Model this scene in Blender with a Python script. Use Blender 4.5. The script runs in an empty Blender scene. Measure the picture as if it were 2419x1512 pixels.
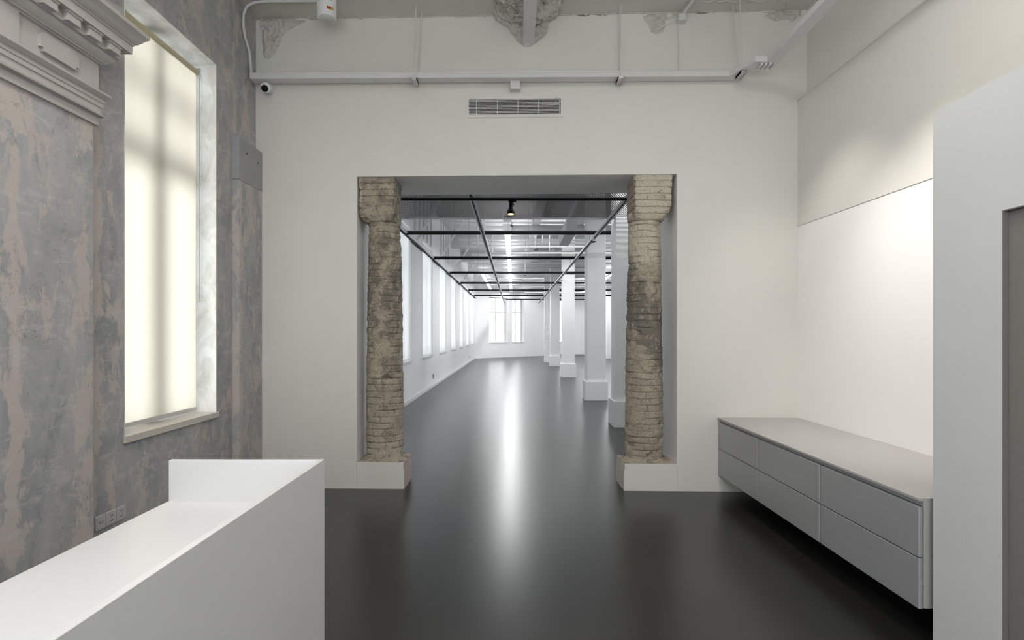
import bpy, math, random
import numpy as np
from mathutils import Vector, noise as mn

random.seed(7)
sc = bpy.context.scene
COL = sc.collection
W, H, F = 2419.0, 1512.0, 1370.0

# ------------------------------------------------------------------ camera
cam = bpy.data.cameras.new('camera')
cam.sensor_width = 36.0
cam.lens = F / W * 36.0
cam.shift_x = -(1213 - W / 2) / W
cam.shift_y = (786 - H / 2) / W
cam.clip_start = 0.05
cam.clip_end = 200
camo = bpy.data.objects.new('camera', cam)
camo.location = (0, 0, 1.5)
camo.rotation_euler = (math.pi / 2, 0, 0)
COL.objects.link(camo)
sc.camera = camo

# ------------------------------------------------------------------ world, exposure
world = bpy.data.worlds.new('overcast_sky')
sc.world = world
world.use_nodes = True
bg = world.node_tree.nodes['Background']
bg.inputs[0].default_value = (0.96, 0.98, 1.0, 1)
# thin cloud, dimmest in the direction the hall runs
_wt = world.node_tree
_tc = _wt.nodes.new('ShaderNodeTexCoord')
_sx = _wt.nodes.new('ShaderNodeSeparateXYZ')
_mr = _wt.nodes.new('ShaderNodeMapRange')
_wt.links.new(_tc.outputs['Generated'], _sx.inputs[0])
_wt.links.new(_sx.outputs[1], _mr.inputs['Value'])
_mr.inputs['From Min'].default_value = 0.9
_mr.inputs['From Max'].default_value = 0.5
_mr.inputs['To Min'].default_value = 3.8
_mr.inputs['To Max'].default_value = 5.8
_wt.links.new(_mr.outputs[0], bg.inputs[1])
sc.view_settings.view_transform = 'Standard'
sc.view_settings.look = 'None'
sc.view_settings.gamma = 1
sc.view_settings.use_curve_mapping = False
sc.view_settings.exposure = 0.0
sc.cycles.use_denoising = True
sc.cycles.max_bounces = 10
sc.cycles.diffuse_bounces = 6
sc.cycles.glossy_bounces = 4
sc.cycles.transmission_bounces = 6
sc.cycles.transparent_max_bounces = 12
sc.cycles.sample_clamp_indirect = 6.0
sc.cycles.caustics_reflective = False
sc.cycles.caustics_refractive = False


def area(name, loc, rot, sx, sy, power, color=(1, 1, 1), portal=False, spread=None):
    l = bpy.data.lights.new(name, 'AREA')
    l.shape = 'RECTANGLE'
    l.size, l.size_y = sx, sy
    l.energy = power
    l.color = color
    if spread: l.spread = math.radians(spread)
    if portal: l.cycles.is_portal = True
    o = bpy.data.objects.new(name, l)
    o.location = loc
    o.rotation_euler = rot
    COL.objects.link(o)
    return o


def spot(name, loc, target, power, angle, blend=0.6, radius=0.05, color=(1, 1, 1)):
    l = bpy.data.lights.new(name, 'SPOT')
    l.energy = power
    l.spot_size = math.radians(angle)
    l.spot_blend = blend
    l.shadow_soft_size = radius
    l.color = color
    o = bpy.data.objects.new(name, l)
    o.location = loc
    o.rotation_euler = (Vector(target) - Vector(loc)).to_track_quat('-Z', 'Y').to_euler()
    COL.objects.link(o)
    return o


# unseen overhead area lights added to brighten the front room
area('room_fill', (-1.3, 1.1, 4.35), (0, 0, 0), 0.5, 2.2, 46, (1.0, 0.97, 0.93))
area('room_fill', (-0.6, -1.8, 4.35), (0, 0, 0), 2.6, 0.5, 34, (1.0, 0.97, 0.93))
area('room_fill', (1.2, 2.6, 4.40), (0, 0, 0), 0.3, 0.9, 30, (1.0, 0.95, 0.9))
spot('wall_washer', (1.45, 3.12, 3.55), (2.7, 3.85, 1.65), 170, 62, 1.0, 0.06, (1.0, 0.95, 0.9))
spot('wall_washer', (1.6, 4.5, 3.75), (2.69, 4.75, 1.3), 60, 72, 0.9, 0.06, (1.0, 0.95, 0.9))


area('ceiling_fill', (0.2, 2.4, 3.95), (math.pi, 0, 0), 2.4, 0.12, 45, (1.0, 0.98, 0.94))  # unseen upward light added to brighten the ceiling and upper wall


# ------------------------------------------------------------------ materials
class NT:
    def __init__(s, name):
        s.m = bpy.data.materials.new(name)
        s.m.use_nodes = True
        s.t = s.m.node_tree
        s.b = s.t.nodes['Principled BSDF']
        s.out = s.t.nodes['Material Output']

    def n(s, typ, ins=None, **props):
        nd = s.t.nodes.new(typ)
        for k, v in props.items(): setattr(nd, k, v)
        for k, v in (ins or {}).items(): s.set(nd.inputs[k], v)
        return nd

    def set(s, sock, v):
        if isinstance(v, bpy.types.NodeSocket): s.t.links.new(v, sock)
        elif isinstance(v, bpy.types.Node): s.t.links.new(v.outputs[0], sock)
        else:
            if isinstance(v, tuple) and len(v) == 3 and sock.type == 'RGBA': v = v + (1,)
            sock.default_value = v

    def pos(s, scale=(1, 1, 1)):
        tc = s.n('ShaderNodeTexCoord')
        return s.n('ShaderNodeMapping', {'Vector': tc.outputs['Object'], 'Scale': scale}).outputs[0]

    def noise(s, vec, scale, detail=4, rough=0.5, dist=0.0):
        return s.n('ShaderNodeTexNoise', {'Vector': vec, 'Scale': scale, 'Detail': detail, 'Roughness': rough, 'Distortion': dist}).outputs[0]

    def ramp(s, fac, stops):
        r = s.n('ShaderNodeValToRGB', {'Fac': fac})
        e = r.color_ramp.elements
        while len(e) < len(stops): e.new(0.5)
        for i, (p, c) in enumerate(stops):
            e[i].position = p
            e[i].color = (c, c, c, 1) if not isinstance(c, tuple) else c + (1,)
        return r.outputs[0]

    def mix(s, fac, a, b, mode='MIX'):
        m = s.n('ShaderNodeMix', data_type='RGBA', blend_type=mode)
        s.set(m.inputs[0], fac); s.set(m.inputs[6], a); s.set(m.inputs[7], b)
        return m.outputs[2]

    def math(s, op, a, b=0.0, c=None):
        m = s.n('ShaderNodeMath', operation=op)
        s.set(m.inputs[0], a); s.set(m.inputs[1], b)
        if c is not None: s.set(m.inputs[2], c)
        return m.outputs[0]

    def bump(s, h, strength=0.3, dist=0.01):
        b = s.n('ShaderNodeBump', {'Height': h, 'Strength': strength, 'Distance': dist})
        s.t.links.new(b.outputs[0], s.b.inputs['Normal'])

    def fin(s, color=None, rough=None, **kw):
        if color is not None: s.set(s.b.inputs['Base Color'], color)
        if rough is not None: s.set(s.b.inputs['Roughness'], rough)
        for k, v in kw.items(): s.set(s.b.inputs[k.replace('_', ' ')], v)
        return s.m


def paint(name, col, rough=0.6, var=0.04, nscale=3.0, bump=0.05, bscale=90):
    n = NT(name)
    v = n.pos()
    nz = n.noise(v, nscale, 5, 0.6)
    dark = tuple(c * (1 - var * 2) for c in col)
    c = n.mix(nz, dark, tuple(min(1, c * (1 + var)) for c in col))
    if bump: n.bump(n.noise(v, bscale, 3, 0.6), bump, 0.004)
    return n.fin(c, rough)


def plain(name, col, rough=0.5, metal=0.0):
    n = NT(name)
    v = n.pos()
    nz = n.noise(v, 25, 3)
    c = n.mix(nz, tuple(x * 0.94 for x in col), tuple(min(1, x * 1.04) for x in col))
    return n.fin(c, rough, Metallic=metal)


def wall_white():
    n = NT('white_wall_paint')
    v = n.pos()
    nz = n.noise(v, 1.2, 6, 0.6)
    c = n.mix(nz, (0.66, 0.65, 0.61), (0.74, 0.73, 0.695))
    sep = n.n('ShaderNodeSeparateXYZ', {0: v})
    z = sep.outputs[2]
    # ragged crack along the junction with the ceiling
    wob = n.math('MULTIPLY', n.math('SUBTRACT', n.noise(v, 5, 5, 0.7), 0.5), 0.09)
    d = n.math('ABSOLUTE', n.math('SUBTRACT', n.math('ADD', z, wob), 4.525))
    width = n.math('MULTIPLY', n.ramp(n.noise(v, 7, 3), [(0.45, 0), (0.62, 1)]), 0.009)
    crack = n.math('LESS_THAN', d, width)
    c = n.mix(crack, c, (0.2, 0.19, 0.17))
    n.bump(n.math('ADD', n.noise(v, 120, 3, 0.6), n.noise(v, 8, 3)), 0.08, 0.006)
    return n.fin(c, 0.75)


def concrete(name, tint=1.0):
    n = NT(name)
    v = n.pos()
    sep = n.n('ShaderNodeSeparateXYZ', {0: v})
    y = sep.outputs[1]
    base = n.mix(n.ramp(n.noise(n.pos((1, 1, 0.4)), 3.5, 9, 0.7, 0.6), [(0.38, 0), (0.62, 1)]), (0.255, 0.26, 0.275), (0.355, 0.355, 0.36))
    # beige bands where old trims were stripped off
    def band(c0, w):
        d = n.math('ABSOLUTE', n.math('SUBTRACT', y, c0))
        return n.math('MULTIPLY', n.math('SUBTRACT', 1.0, n.math('MINIMUM', n.math('DIVIDE', d, w), 1.0)), 0.12)
    extra = n.math('ADD', n.math('ADD', band(3.43, 0.10), band(3.25, 0.12)), n.math('ADD', band(2.80, 0.06), band(5.17, 0.06)))
    # trowelled remains: diagonal, streaky
    tc = n.n('ShaderNodeTexCoord')
    mp = n.n('ShaderNodeMapping', {'Vector': tc.outputs['Object'], 'Rotation': (0.6, 0, 0), 'Scale': (1.0, 1.0, 0.5)})
    pn = n.math('ADD', n.noise(mp.outputs[0], 6.0, 12, 0.72, 0.35), extra)
    patch = n.ramp(pn, [(0.53, 0), (0.575, 1)])
    c = n.mix(n.math('MULTIPLY', patch, 0.9), base, (0.435, 0.39, 0.36))
    mp2 = n.n('ShaderNodeMapping', {'Vector': tc.outputs['Object'], 'Rotation': (-0.7, 0, 0), 'Scale': (1.0, 1.0, 2.6)})
    sm = n.ramp(n.noise(mp2.outputs[0], 5.5, 12, 0.75, 0.5), [(0.53, 0), (0.60, 1)])
    c = n.mix(n.math('MULTIPLY', sm, 0.45), c, (0.46, 0.455, 0.45))
    dk = n.ramp(n.noise(n.pos((1, 1, 0.8)), 8, 12, 0.78, 0.7), [(0.37, 1), (0.43, 0)])
    c = n.mix(n.math('MULTIPLY', dk, 0.5), c, (0.18, 0.18, 0.185))
    pmask = n.ramp(n.noise(v, 3.2, 5, 0.6), [(0.46, 0), (0.58, 1)])
    pits = n.ramp(n.noise(v, 60, 5, 0.72), [(0.33, 1), (0.37, 0)])
    c = n.mix(n.math('MULTIPLY', n.math('MULTIPLY', pits, pmask), 0.85), c, (0.09, 0.085, 0.08))
    rid = n.n('ShaderNodeTexNoise', {'Vector': v, 'Scale': 7.0, 'Detail': 6.0, 'Roughness': 0.6}).outputs[0]
    line = n.math('LESS_THAN', n.math('ABSOLUTE', n.math('SUBTRACT', rid, 0.5)), 0.0022)
    c = n.mix(n.math('MULTIPLY', n.math('MULTIPLY', line, pmask), 0.6), c, (0.12, 0.115, 0.11))
    c = n.mix(1.0, c, (tint, tint, tint), 'MULTIPLY')
    h = n.math('SUBTRACT', n.math('ADD', n.math('MULTIPLY', patch, 0.5), n.math('MULTIPLY', n.noise(v, 30, 6, 0.7), 0.8)), n.math('MULTIPLY', pits, 0.6))
    n.bump(h, 0.35, 0.006)
    return n.fin(c, 0.85)


def reveal_paint():
    n = NT('limewashed_reveal')
    v = n.pos((1, 1, 0.6))
    p = n.ramp(n.noise(v, 5, 8, 0.7, 0.8), [(0.42, 0), (0.62, 1)])
    c = n.mix(p, (0.82, 0.82, 0.80), (0.60, 0.60, 0.57))
    n.bump(n.noise(v, 40, 5), 0.2, 0.004)
    return n.fin(c, 0.8)


def floor_mat():
    n = NT('polished_dark_floor')
    v = n.pos()
    nz = n.noise(v, 0.9, 5, 0.6)
    c = n.mix(nz, (0.014, 0.0138, 0.0136), (0.019, 0.0186, 0.018))
    r = 0.285
    return n.fin(c, r, **{'IOR': 1.54})


def brick_mat(dirt_z):
    n = NT('old_brick_render')
    v = n.pos()
    tint = n.n('ShaderNodeAttribute', attribute_name='tint').outputs['Fac']
    mort = n.n('ShaderNodeAttribute', attribute_name='joint').outputs['Fac']
    dirt = n.n('ShaderNodeAttribute', attribute_name='dirt').outputs['Fac']
    c = n.mix(n.noise(v, 14, 6, 0.7), (0.29, 0.245, 0.18), (0.68, 0.60, 0.47))
    c = n.mix(n.math('MULTIPLY', tint, 0.5), c, (0.36, 0.33, 0.28))
    cream = n.n('ShaderNodeAttribute', attribute_name='cream').outputs['Fac']
    c = n.mix(cream, c, n.mix(n.noise(v, 22, 6, 0.7), (0.58, 0.52, 0.41), (0.80, 0.74, 0.62)))
    gr = n.ramp(n.math('ADD', n.noise(v, 9, 9, 0.78, 0.6), dirt), [(0.50, 0), (0.64, 1)])
    c = n.mix(n.math('MULTIPLY', gr, 0.75), c, (0.13, 0.12, 0.105))
    lt = n.ramp(n.noise(v, 19, 7, 0.8, 0.5), [(0.58, 0), (0.64, 1)])
    c = n.mix(n.math('MULTIPLY', lt, 0.7), c, (0.60, 0.56, 0.49))
    sp = n.ramp(n.noise(v, 75, 4, 0.75), [(0.36, 1), (0.42, 0)])
    c = n.mix(n.math('MULTIPLY', sp, 0.85), c, (0.06, 0.053, 0.045))
    fine = n.ramp(n.noise(v, 130, 6, 0.8), [(0.34, 0.45), (0.66, 1.0)])
    c = n.mix(0.7, c, fine, 'MULTIPLY')
    c = n.mix(n.math('MULTIPLY', mort, 0.8), c, (0.06, 0.052, 0.042))
    n.bump(n.math('SUBTRACT', n.noise(v, 60, 6, 0.75), sp), 0.5, 0.006)
    return n.fin(c, 0.92)


def blind_mat(name, col, tr):
    n = NT(name)
    tc = n.pos()
    w = n.n('ShaderNodeTexWave', {'Vector': tc, 'Scale': 60.0, 'Distortion': 0.3}, wave_type='BANDS', bands_direction='Z').outputs[1]
    c = n.mix(w, tuple(x * 0.97 for x in col), col)
    d = n.n('ShaderNodeBsdfDiffuse', {'Color': c})
    t = n.n('ShaderNodeBsdfTranslucent', {'Color': n.mix(w, tuple(x * 0.97 for x in tr), tr)})
    m = n.n('ShaderNodeMixShader', {0: 0.5, 1: d.outputs[0], 2: t.outputs[0]})
    n.t.links.new(m.outputs[0], n.out.inputs[0])
    return n.m


def glass_mat():
    n = NT('window_glass')
    t = n.n('ShaderNodeBsdfTransparent', {'Color': (0.96, 0.97, 0.97)})
    g = n.n('ShaderNodeBsdfGlossy', {'Color': (1, 1, 1), 'Roughness': 0.02})
    f = n.n('ShaderNodeFresnel', {'IOR': 1.4})
    m = n.n('ShaderNodeMixShader', {0: f.outputs[0], 1: t.outputs[0], 2: g.outputs[0]})
    n.t.links.new(m.outputs[0], n.out.inputs[0])
    return n.m


def emit(name, col, s):
    n = NT(name)
    e = n.n('ShaderNodeEmission', {'Color': col, 'Strength': s})
    n.t.links.new(e.outputs[0], n.out.inputs[0])
    return n.m


def mesh_panel_mat():
    """expanded metal: diamond strands with holes between"""
    n = NT('expanded_metal')
    tc = n.n('ShaderNodeTexCoord')
    sep = n.n('ShaderNodeSeparateXYZ', {0: tc.outputs['Object']})
    a = n.math('MULTIPLY', sep.outputs[0], 62.0)
    b = n.math('MULTIPLY', sep.outputs[1], 26.0)
    s1 = n.math('ABSOLUTE', n.math('SINE', n.math('MULTIPLY', n.math('ADD', a, b), math.pi / 2)))
    s2 = n.math('ABSOLUTE', n.math('SINE', n.math('MULTIPLY', n.math('SUBTRACT', a, b), math.pi / 2)))
    strand = n.math('LESS_THAN', n.math('MINIMUM', s1, s2), 0.56)
    d = n.n('ShaderNodeBsdfDiffuse', {'Color': (0.17, 0.17, 0.173)})
    t = n.n('ShaderNodeBsdfTransparent')
    m = n.n('ShaderNodeMixShader', {0: strand, 1: t.outputs[0], 2: d.outputs[0]})
    n.t.links.new(m.outputs[0], n.out.inputs[0])
    return n.m


def rough_plaster():
    n = NT('broken_plaster')
    v = n.pos()
    c = n.mix(n.noise(v, 9, 8, 0.7, 0.6), (0.47, 0.46, 0.42), (0.66, 0.65, 0.61))
    pit = n.ramp(n.noise(v, 24, 8, 0.75, 1.2), [(0.37, 1), (0.44, 0)])
    c = n.mix(n.math('MULTIPLY', pit, 0.75), c, (0.17, 0.165, 0.15))
    n.bump(n.noise(v, 40, 7, 0.75), 0.6, 0.01)
    return n.fin(c, 0.95)


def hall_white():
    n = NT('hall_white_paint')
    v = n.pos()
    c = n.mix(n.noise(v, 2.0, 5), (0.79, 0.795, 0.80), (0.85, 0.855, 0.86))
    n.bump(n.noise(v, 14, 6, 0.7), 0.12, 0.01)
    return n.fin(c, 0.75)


def brushed(name, col, rough, metal):
    n = NT(name)
    v = n.pos((30, 0.7, 30))
    nz = n.noise(v, 8, 4, 0.6)
    c = n.mix(nz, tuple(x * 0.93 for x in col), tuple(x * 1.05 for x in col))
    n.bump(nz, 0.03, 0.001)
    return n.fin(c, rough, Metallic=metal)


M = dict(
    wall=wall_white(),
    concrete=concrete('stripped_plaster', 1.22),
    concrete_l=concrete('stripped_plaster_pale', 1.15),
    reveal=reveal_paint(),
    floor=floor_mat(),
    ceil=paint('cream_ceiling_plaster', (0.62, 0.61, 0.56), 0.85, 0.05, 4, 0.25, 30),
    cornice=paint('grey_cornice_plaster', (0.46, 0.435, 0.42), 0.8, 0.05, 4, 0.12, 70),
    slab=paint('grey_cement_cap', (0.36, 0.365, 0.375), 0.85, 0.12, 5, 0.25, 40),
    white=paint('white_enamel', (0.80, 0.81, 0.83), 0.45, 0.015, 3, 0.0),
    trunk=paint('white_trunking', (0.66, 0.66, 0.665), 0.5, 0.04, 6, 0.02),
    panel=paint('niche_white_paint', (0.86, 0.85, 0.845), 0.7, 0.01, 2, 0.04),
    part=paint('partition_white_paint', (0.66, 0.67, 0.675), 0.7, 0.02, 2, 0.05),
    desk=paint('desk_solid_surface', (0.80, 0.80, 0.81), 0.32, 0.008, 2, 0.0),
    taupe=plain('taupe_door_paint', (0.20, 0.19, 0.178), 0.6),
    cab=brushed('satin_grey_laminate', (0.40, 0.405, 0.415), 0.42, 0.35),
    cabtop=brushed('pale_grey_top', (0.40, 0.39, 0.38), 0.38, 0.0),
    cabin=plain('grey_board_edge', (0.42, 0.41, 0.39), 0.6),
    dark=plain('dark_recess', (0.02, 0.02, 0.02), 0.8),
    black=plain('black_metal', (0.008, 0.008, 0.009), 0.6),
    rail=plain('grey_steel', (0.36, 0.36, 0.37), 0.4, 0.3),
    flange=plain('dark_grey_flange', (0.10, 0.10, 0.105), 0.5),
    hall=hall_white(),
    hallceil=paint('hall_ceiling_white', (0.70, 0.705, 0.71), 0.85, 0.08, 3, 0.3, 12),
    pipe=paint('white_painted_pipe', (0.86, 0.865, 0.87), 0.5, 0.04, 4, 0.0),
    duct=paint('white_painted_duct', (0.66, 0.665, 0.67), 0.55, 0.06, 3, 0.05),
    brick_l=brick_mat(0), brick_r=brick_mat(0),
    plinth=paint('chipped_plinth_paint', (0.60, 0.58, 0.53), 0.8, 0.08, 6, 0.2, 30),
    pinkp=paint('pinkish_bare_plaster', (0.50, 0.42, 0.40), 0.9, 0.12, 9, 0.4, 40),
    blind=blind_mat('cream_blind_fabric', (0.70, 0.66, 0.55), (0.85, 0.80, 0.69)),
    blindw=blind_mat('white_blind_fabric', (0.8, 0.8, 0.8), (0.92, 0.93, 0.94)),
    tube=plain('beige_blind_tube', (0.50, 0.45, 0.31), 0.5),
    glass=glass_mat(),
    alu=plain('aluminium', (0.62, 0.62, 0.62), 0.35, 0.6),
    stone=paint('stone_sill', (0.62, 0.58, 0.52), 0.35, 0.05, 8, 0.03),
    frame=plain('window_frame_grey', (0.30, 0.30, 0.29), 0.5),
    framew=plain('window_frame_white', (0.7, 0.7, 0.7), 0.5),
    led=emit('led_diffuser', (1, 1, 1), 4.0),
    warm=emit('warm_lamp_face', (1.0, 0.78, 0.45), 1.6),
    lens=plain('milky_lens', (0.60, 0.61, 0.60), 0.3),
    mesh=mesh_panel_mat(),
    rough=rough_plaster(),
    chain=plain('blind_chain', (0.42, 0.42, 0.42), 0.4),
    red=plain('red_sticker', (0.40, 0.05, 0.03), 0.5),
    yellow=plain('yellow_sticker', (0.55, 0.38, 0.08), 0.5),
    socket=plain('socket_plate', (0.50, 0.485, 0.48), 0.4),
)


M['black'].node_tree.nodes['Principled BSDF'].inputs['Specular IOR Level'].default_value = 0.12
M['flange'].node_tree.nodes['Principled BSDF'].inputs['Specular IOR Level'].default_value = 0.2


# ------------------------------------------------------------------ mesh helpers
class MB:
    def __init__(s):
        s.v, s.f = [], []

    def box(s, x0, x1, y0, y1, z0, z1, fn=None):
        b = len(s.v)
        p = [(x, y, z) for z in (z0, z1) for y in (y0, y1) for x in (x0, x1)]
        if fn: p = [fn(*q) for q in p]
        s.v += p
        for q in ((0, 2, 3, 1), (4, 5, 7, 6), (0, 1, 5, 4), (2, 6, 7, 3), (0, 4, 6, 2), (1, 3, 7, 5)):
            s.f.append([b + i for i in q])
        return s

    def quad(s, *pts):
        b = len(s.v)
        s.v += [tuple(p) for p in pts]
        s.f.append(list(range(b, b + len(pts))))
        return s

    def ring(s, rings, closed=True, caps=True):
        b = len(s.v)
        n = len(rings[0])
        for r in rings: s.v += [tuple(p) for p in r]
        for i in range(len(rings) - 1):
            for j in range(n if closed else n - 1):
                k = (j + 1) % n
                s.f.append([b + i * n + j, b + i * n + k, b + (i + 1) * n + k, b + (i + 1) * n + j])
        if caps and closed:
            s.f.append([b + j for j in reversed(range(n))])
            s.f.append([b + (len(rings) - 1) * n + j for j in range(n)])
        return s

    def tube(s, path, r, n=12, square=False):
        path = [Vector(p) for p in path]
        rings = []
        up = None
        for i, p in enumerate(path):
            d = (path[min(i + 1, len(path) - 1)] - path[max(i - 1, 0)]).normalized()
            if up is None:
                a = Vector((0, 0, 1)) if abs(d.z) < 0.9 else Vector((1, 0, 0))
                up = (a - d * a.dot(d)).normalized()
            else:
                up = (up - d * up.dot(d)).normalized()
            sd = d.cross(up)
            rr = r[i] if isinstance(r, (list, tuple)) else r
            rings.append([p + up * math.cos(2 * math.pi * k / n) * rr + sd * math.sin(2 * math.pi * k / n) * rr for k in range(n)])
        return s.ring(rings)

    def lathe(s, prof, axis_o, axis=(0, 0, 1), n=32, caps=True):
        a = Vector(axis).normalized()
        t = Vector((1, 0, 0)) if abs(a.x) < 0.9 else Vector((0, 1, 0))
        u = (t - a * t.dot(a)).normalized()
        w = a.cross(u)
        o = Vector(axis_o)
        rings = [[o + a * h + (u * math.cos(2 * math.pi * k / n) + w * math.sin(2 * math.pi * k / n)) * r for k in range(n)] for r, h in prof]
        return s.ring(rings, caps=caps)

    def each(s, name, m, parent=None, **kw):
        """one object per connected piece"""
        root = list(range(len(s.v)))

        def find(i):
            while root[i] != i:
                root[i] = root[root[i]]; i = root[i]
            return i
        for f in s.f:
            for q in f[1:]: root[find(q)] = find(f[0])
        groups = {}
        for f in s.f: groups.setdefault(find(f[0]), []).append(f)
        for fs in groups.values():
            ids = sorted({i for f in fs for i in f}); mp = {a: b for b, a in enumerate(ids)}
            q = MB(); q.v = [s.v[i] for i in ids]; q.f = [[mp[i] for i in f] for f in fs]
            q.build(name, m, parent, **kw)

    def build(s, name, m, parent=None, smooth=False, bevel=0, origin=None, seg=2):
        me = bpy.data.meshes.new(name)
        v = s.v
        if origin is not None:
            v = [(p[0] - origin[0], p[1] - origin[1], p[2] - origin[2]) for p in v]
        me.from_pydata([tuple(p) for p in v], [], s.f)
        me.materials.append(M[m] if isinstance(m, str) else m)
        me.validate()
        import bmesh
        bm = bmesh.new(); bm.from_mesh(me)
        bmesh.ops.recalc_face_normals(bm, faces=bm.faces)
        bm.to_mesh(me); bm.free()
        if smooth:
            for p in me.polygons: p.use_smooth = True
            me.set_sharp_from_angle(angle=math.radians(38))
        o = bpy.data.objects.new(name, me)
        COL.objects.link(o)
        if parent is not None:
            o.parent = parent
            base = Vector(parent['_o']) if '_o' in parent else Vector((0, 0, 0))
            if origin is not None: o.location = Vector(origin) - base
            else: o.location = -base
        elif origin is not None: o.location = origin
        if bevel:
            bv = o.modifiers.new('bevel', 'BEVEL')
            bv.width = bevel; bv.segments = seg; bv.limit_method = 'ANGLE'
        return o


def thing(name, label, cat, loc=(0, 0, 0), group=None):
    o = bpy.data.objects.new(name, None)
    o.empty_display_size = 0.1
    COL.objects.link(o)
    o.location = loc
    o['_o'] = tuple(loc)
    o['label'] = label; o['category'] = cat
    if group: o['group'] = group
    return o


def tag(o, label, cat, group=None, kind=None):
    o['label'] = label; o['category'] = cat
    if group: o['group'] = group
    if kind: o['kind'] = kind
    return o


def struct(o, label, cat):
    return tag(o, label, cat, kind='structure')


def clean(root):
    if '_o' in root: del root['_o']


def holed(u0, u1, z0, z1, th, holes, P):
    """wall slab in (u, z) with through or blind rectangular holes; P(u, d, z) -> point, d = depth into the wall"""
    mb = MB()
    us = sorted({u0, u1, *[h[0] for h in holes], *[h[1] for h in holes]})
    zs = sorted({z0, z1, *[h[2] for h in holes], *[h[3] for h in holes]})
    for i in range(len(us) - 1):
        for j in range(len(zs) - 1):
            a, b, c, d = us[i], us[i + 1], zs[j], zs[j + 1]
            inh = [h for h in holes if h[0] <= (a + b) / 2 <= h[1] and h[2] <= (c + d) / 2 <= h[3]]
            if not inh:
                mb.quad(P(a, 0, c), P(b, 0, c), P(b, 0, d), P(a, 0, d))
            if not inh or inh[0][4] is not None:
                mb.quad(P(a, th, c), P(b, th, c), P(b, th, d), P(a, th, d))
    for h in holes:
        a, b, c, d = h[:4]
        e = th if h[4] is None else h[4]
        mb.quad(P(a, 0, c), P(a, e, c), P(a, e, d), P(a, 0, d))
        mb.quad(P(b, 0, c), P(b, e, c), P(b, e, d), P(b, 0, d))
        if c > z0 + 1e-6: mb.quad(P(a, 0, c), P(b, 0, c), P(b, e, c), P(a, e, c))
        mb.quad(P(a, 0, d), P(b, 0, d), P(b, e, d), P(a, e, d))
        if h[4] is not None: mb.quad(P(a, e, c), P(b, e, c), P(b, e, d), P(a, e, d))
    mb.quad(P(u0, 0, z0), P(u0, th, z0), P(u0, th, z1), P(u0, 0, z1))
    mb.quad(P(u1, 0, z0), P(u1, th, z0), P(u1, th, z1), P(u1, 0, z1))
    mb.quad(P(u0, 0, z1), P(u1, 0, z1), P(u1, th, z1), P(u0, th, z1))
    return mb


def weld(o):
    import bmesh
    bm = bmesh.new(); bm.from_mesh(o.data)
    bmesh.ops.remove_doubles(bm, verts=bm.verts, dist=1e-5)
    bmesh.ops.recalc_face_normals(bm, faces=bm.faces)
    bm.to_mesh(o.data); bm.free()


XL = -2.49          # left wall of the front room
CZ = 4.53           # its ceiling
HC = 4.95           # ceiling of the hall
HL = -2.23          # left wall of the hall
OX0, OX1, OZ = -1.508, 1.548, 3.003


def wy(x): return 5.53 - 0.03 * x          # face of the front wall (slightly skewed)


def rwx(y): return 2.67 + 0.022 * (5.45 - y)   # right wall face


# ------------------------------------------------------------------ structure: front room
o = MB().box(-3.2, 14.6, -3.6, 39.0, -0.2, 0.0).build('floor', 'floor')
struct(o, 'dark grey polished floor running through both rooms', 'floor')

FW = lambda u, d, z: (u, wy(u) + d, z)
fw = holed(XL - 0.05, 2.95, 0, CZ + 0.2, 0.76,
           [(OX0, OX1, 0, OZ, None), (-0.43, 0.455, 3.575, 3.73, 0.35)], FW)
o = fw.build('wall_front', 'wall'); weld(o)
struct(o, 'white wall with the wide doorway into the hall', 'wall')

LW = lambda u, d, z: (XL - d, u, z)
w1 = (3.71, 4.86, 0.80, 3.745)
w2 = (0.30, 1.45, 0.80, 3.745)
o = holed(-3.6, 5.62, 0, CZ + 0.2, 0.45, [(*w1, None), (*w2, None)], LW).build('wall_left', 'concrete'); weld(o)
struct(o, 'grey and beige stripped plaster wall beside the window', 'wall')
# limewashed lining of the reveal
mb = MB()
a, b, c, d = w1
t = 0.006
mb.box(XL - 0.40, XL + 0.001, b - t, b + 0.001, c, d)
mb.box(XL - 0.40, XL + 0.001, a - 0.001, a + t, c, d)
mb.box(XL - 0.40, XL + 0.001, a, b, d - t, d + 0.001)
o = mb.build('trim_1', 'reveal')
struct(o, 'pale limewashed lining of the window opening', 'window reveal')

RW = lambda u, d, z: (rwx(u) + d, u, z)
mb = MB()
def rbox(y0, y1, z0, z1, off, th):
    b0 = len(mb.v)
    for z in (z0, z1):
        for y in (y0, y1):
            for e in (off, th): mb.v.append((rwx(y) + e, y, z))
    for q in ((0, 2, 3, 1), (4, 5, 7, 6), (0, 1, 5, 4), (2, 6, 7, 3), (0, 4, 6, 2), (1, 3, 7, 5)):
        mb.f.append([b0 + i for i in q])
rbox(-3.6, 5.60, 2.50, 3.69, 0.0, 0.4)
rbox(-3.6, 5.60, 3.69, CZ + 0.2, 0.085, 0.4)
rbox(-3.6, 5.60, 3.672, 3.69, -0.007, 0.0005)
o = mb.build('wall_right', 'wall', bevel=0.003)
struct(o, 'upper white right wall with a thin ledge near the ceiling', 'wall')
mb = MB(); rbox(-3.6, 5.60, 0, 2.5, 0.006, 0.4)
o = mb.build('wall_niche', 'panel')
struct(o, 'brightly lit white lower wall behind the floating cabinet', 'wall')
BW = lambda u, d, z: (u, -3.6 - d, z)
o = holed(XL - 0.45, 3.3, 0, CZ + 0.2, 0.2, [(-2.0, 2.4, 0.25, 3.3, None)], BW).build('wall_back', 'wall')
struct(o, 'white wall behind the camera', 'wall')
o = MB().box(XL - 0.45, 3.3, -3.6, 5.75, CZ, CZ + 0.15).build('ceiling', 'ceil')
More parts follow.
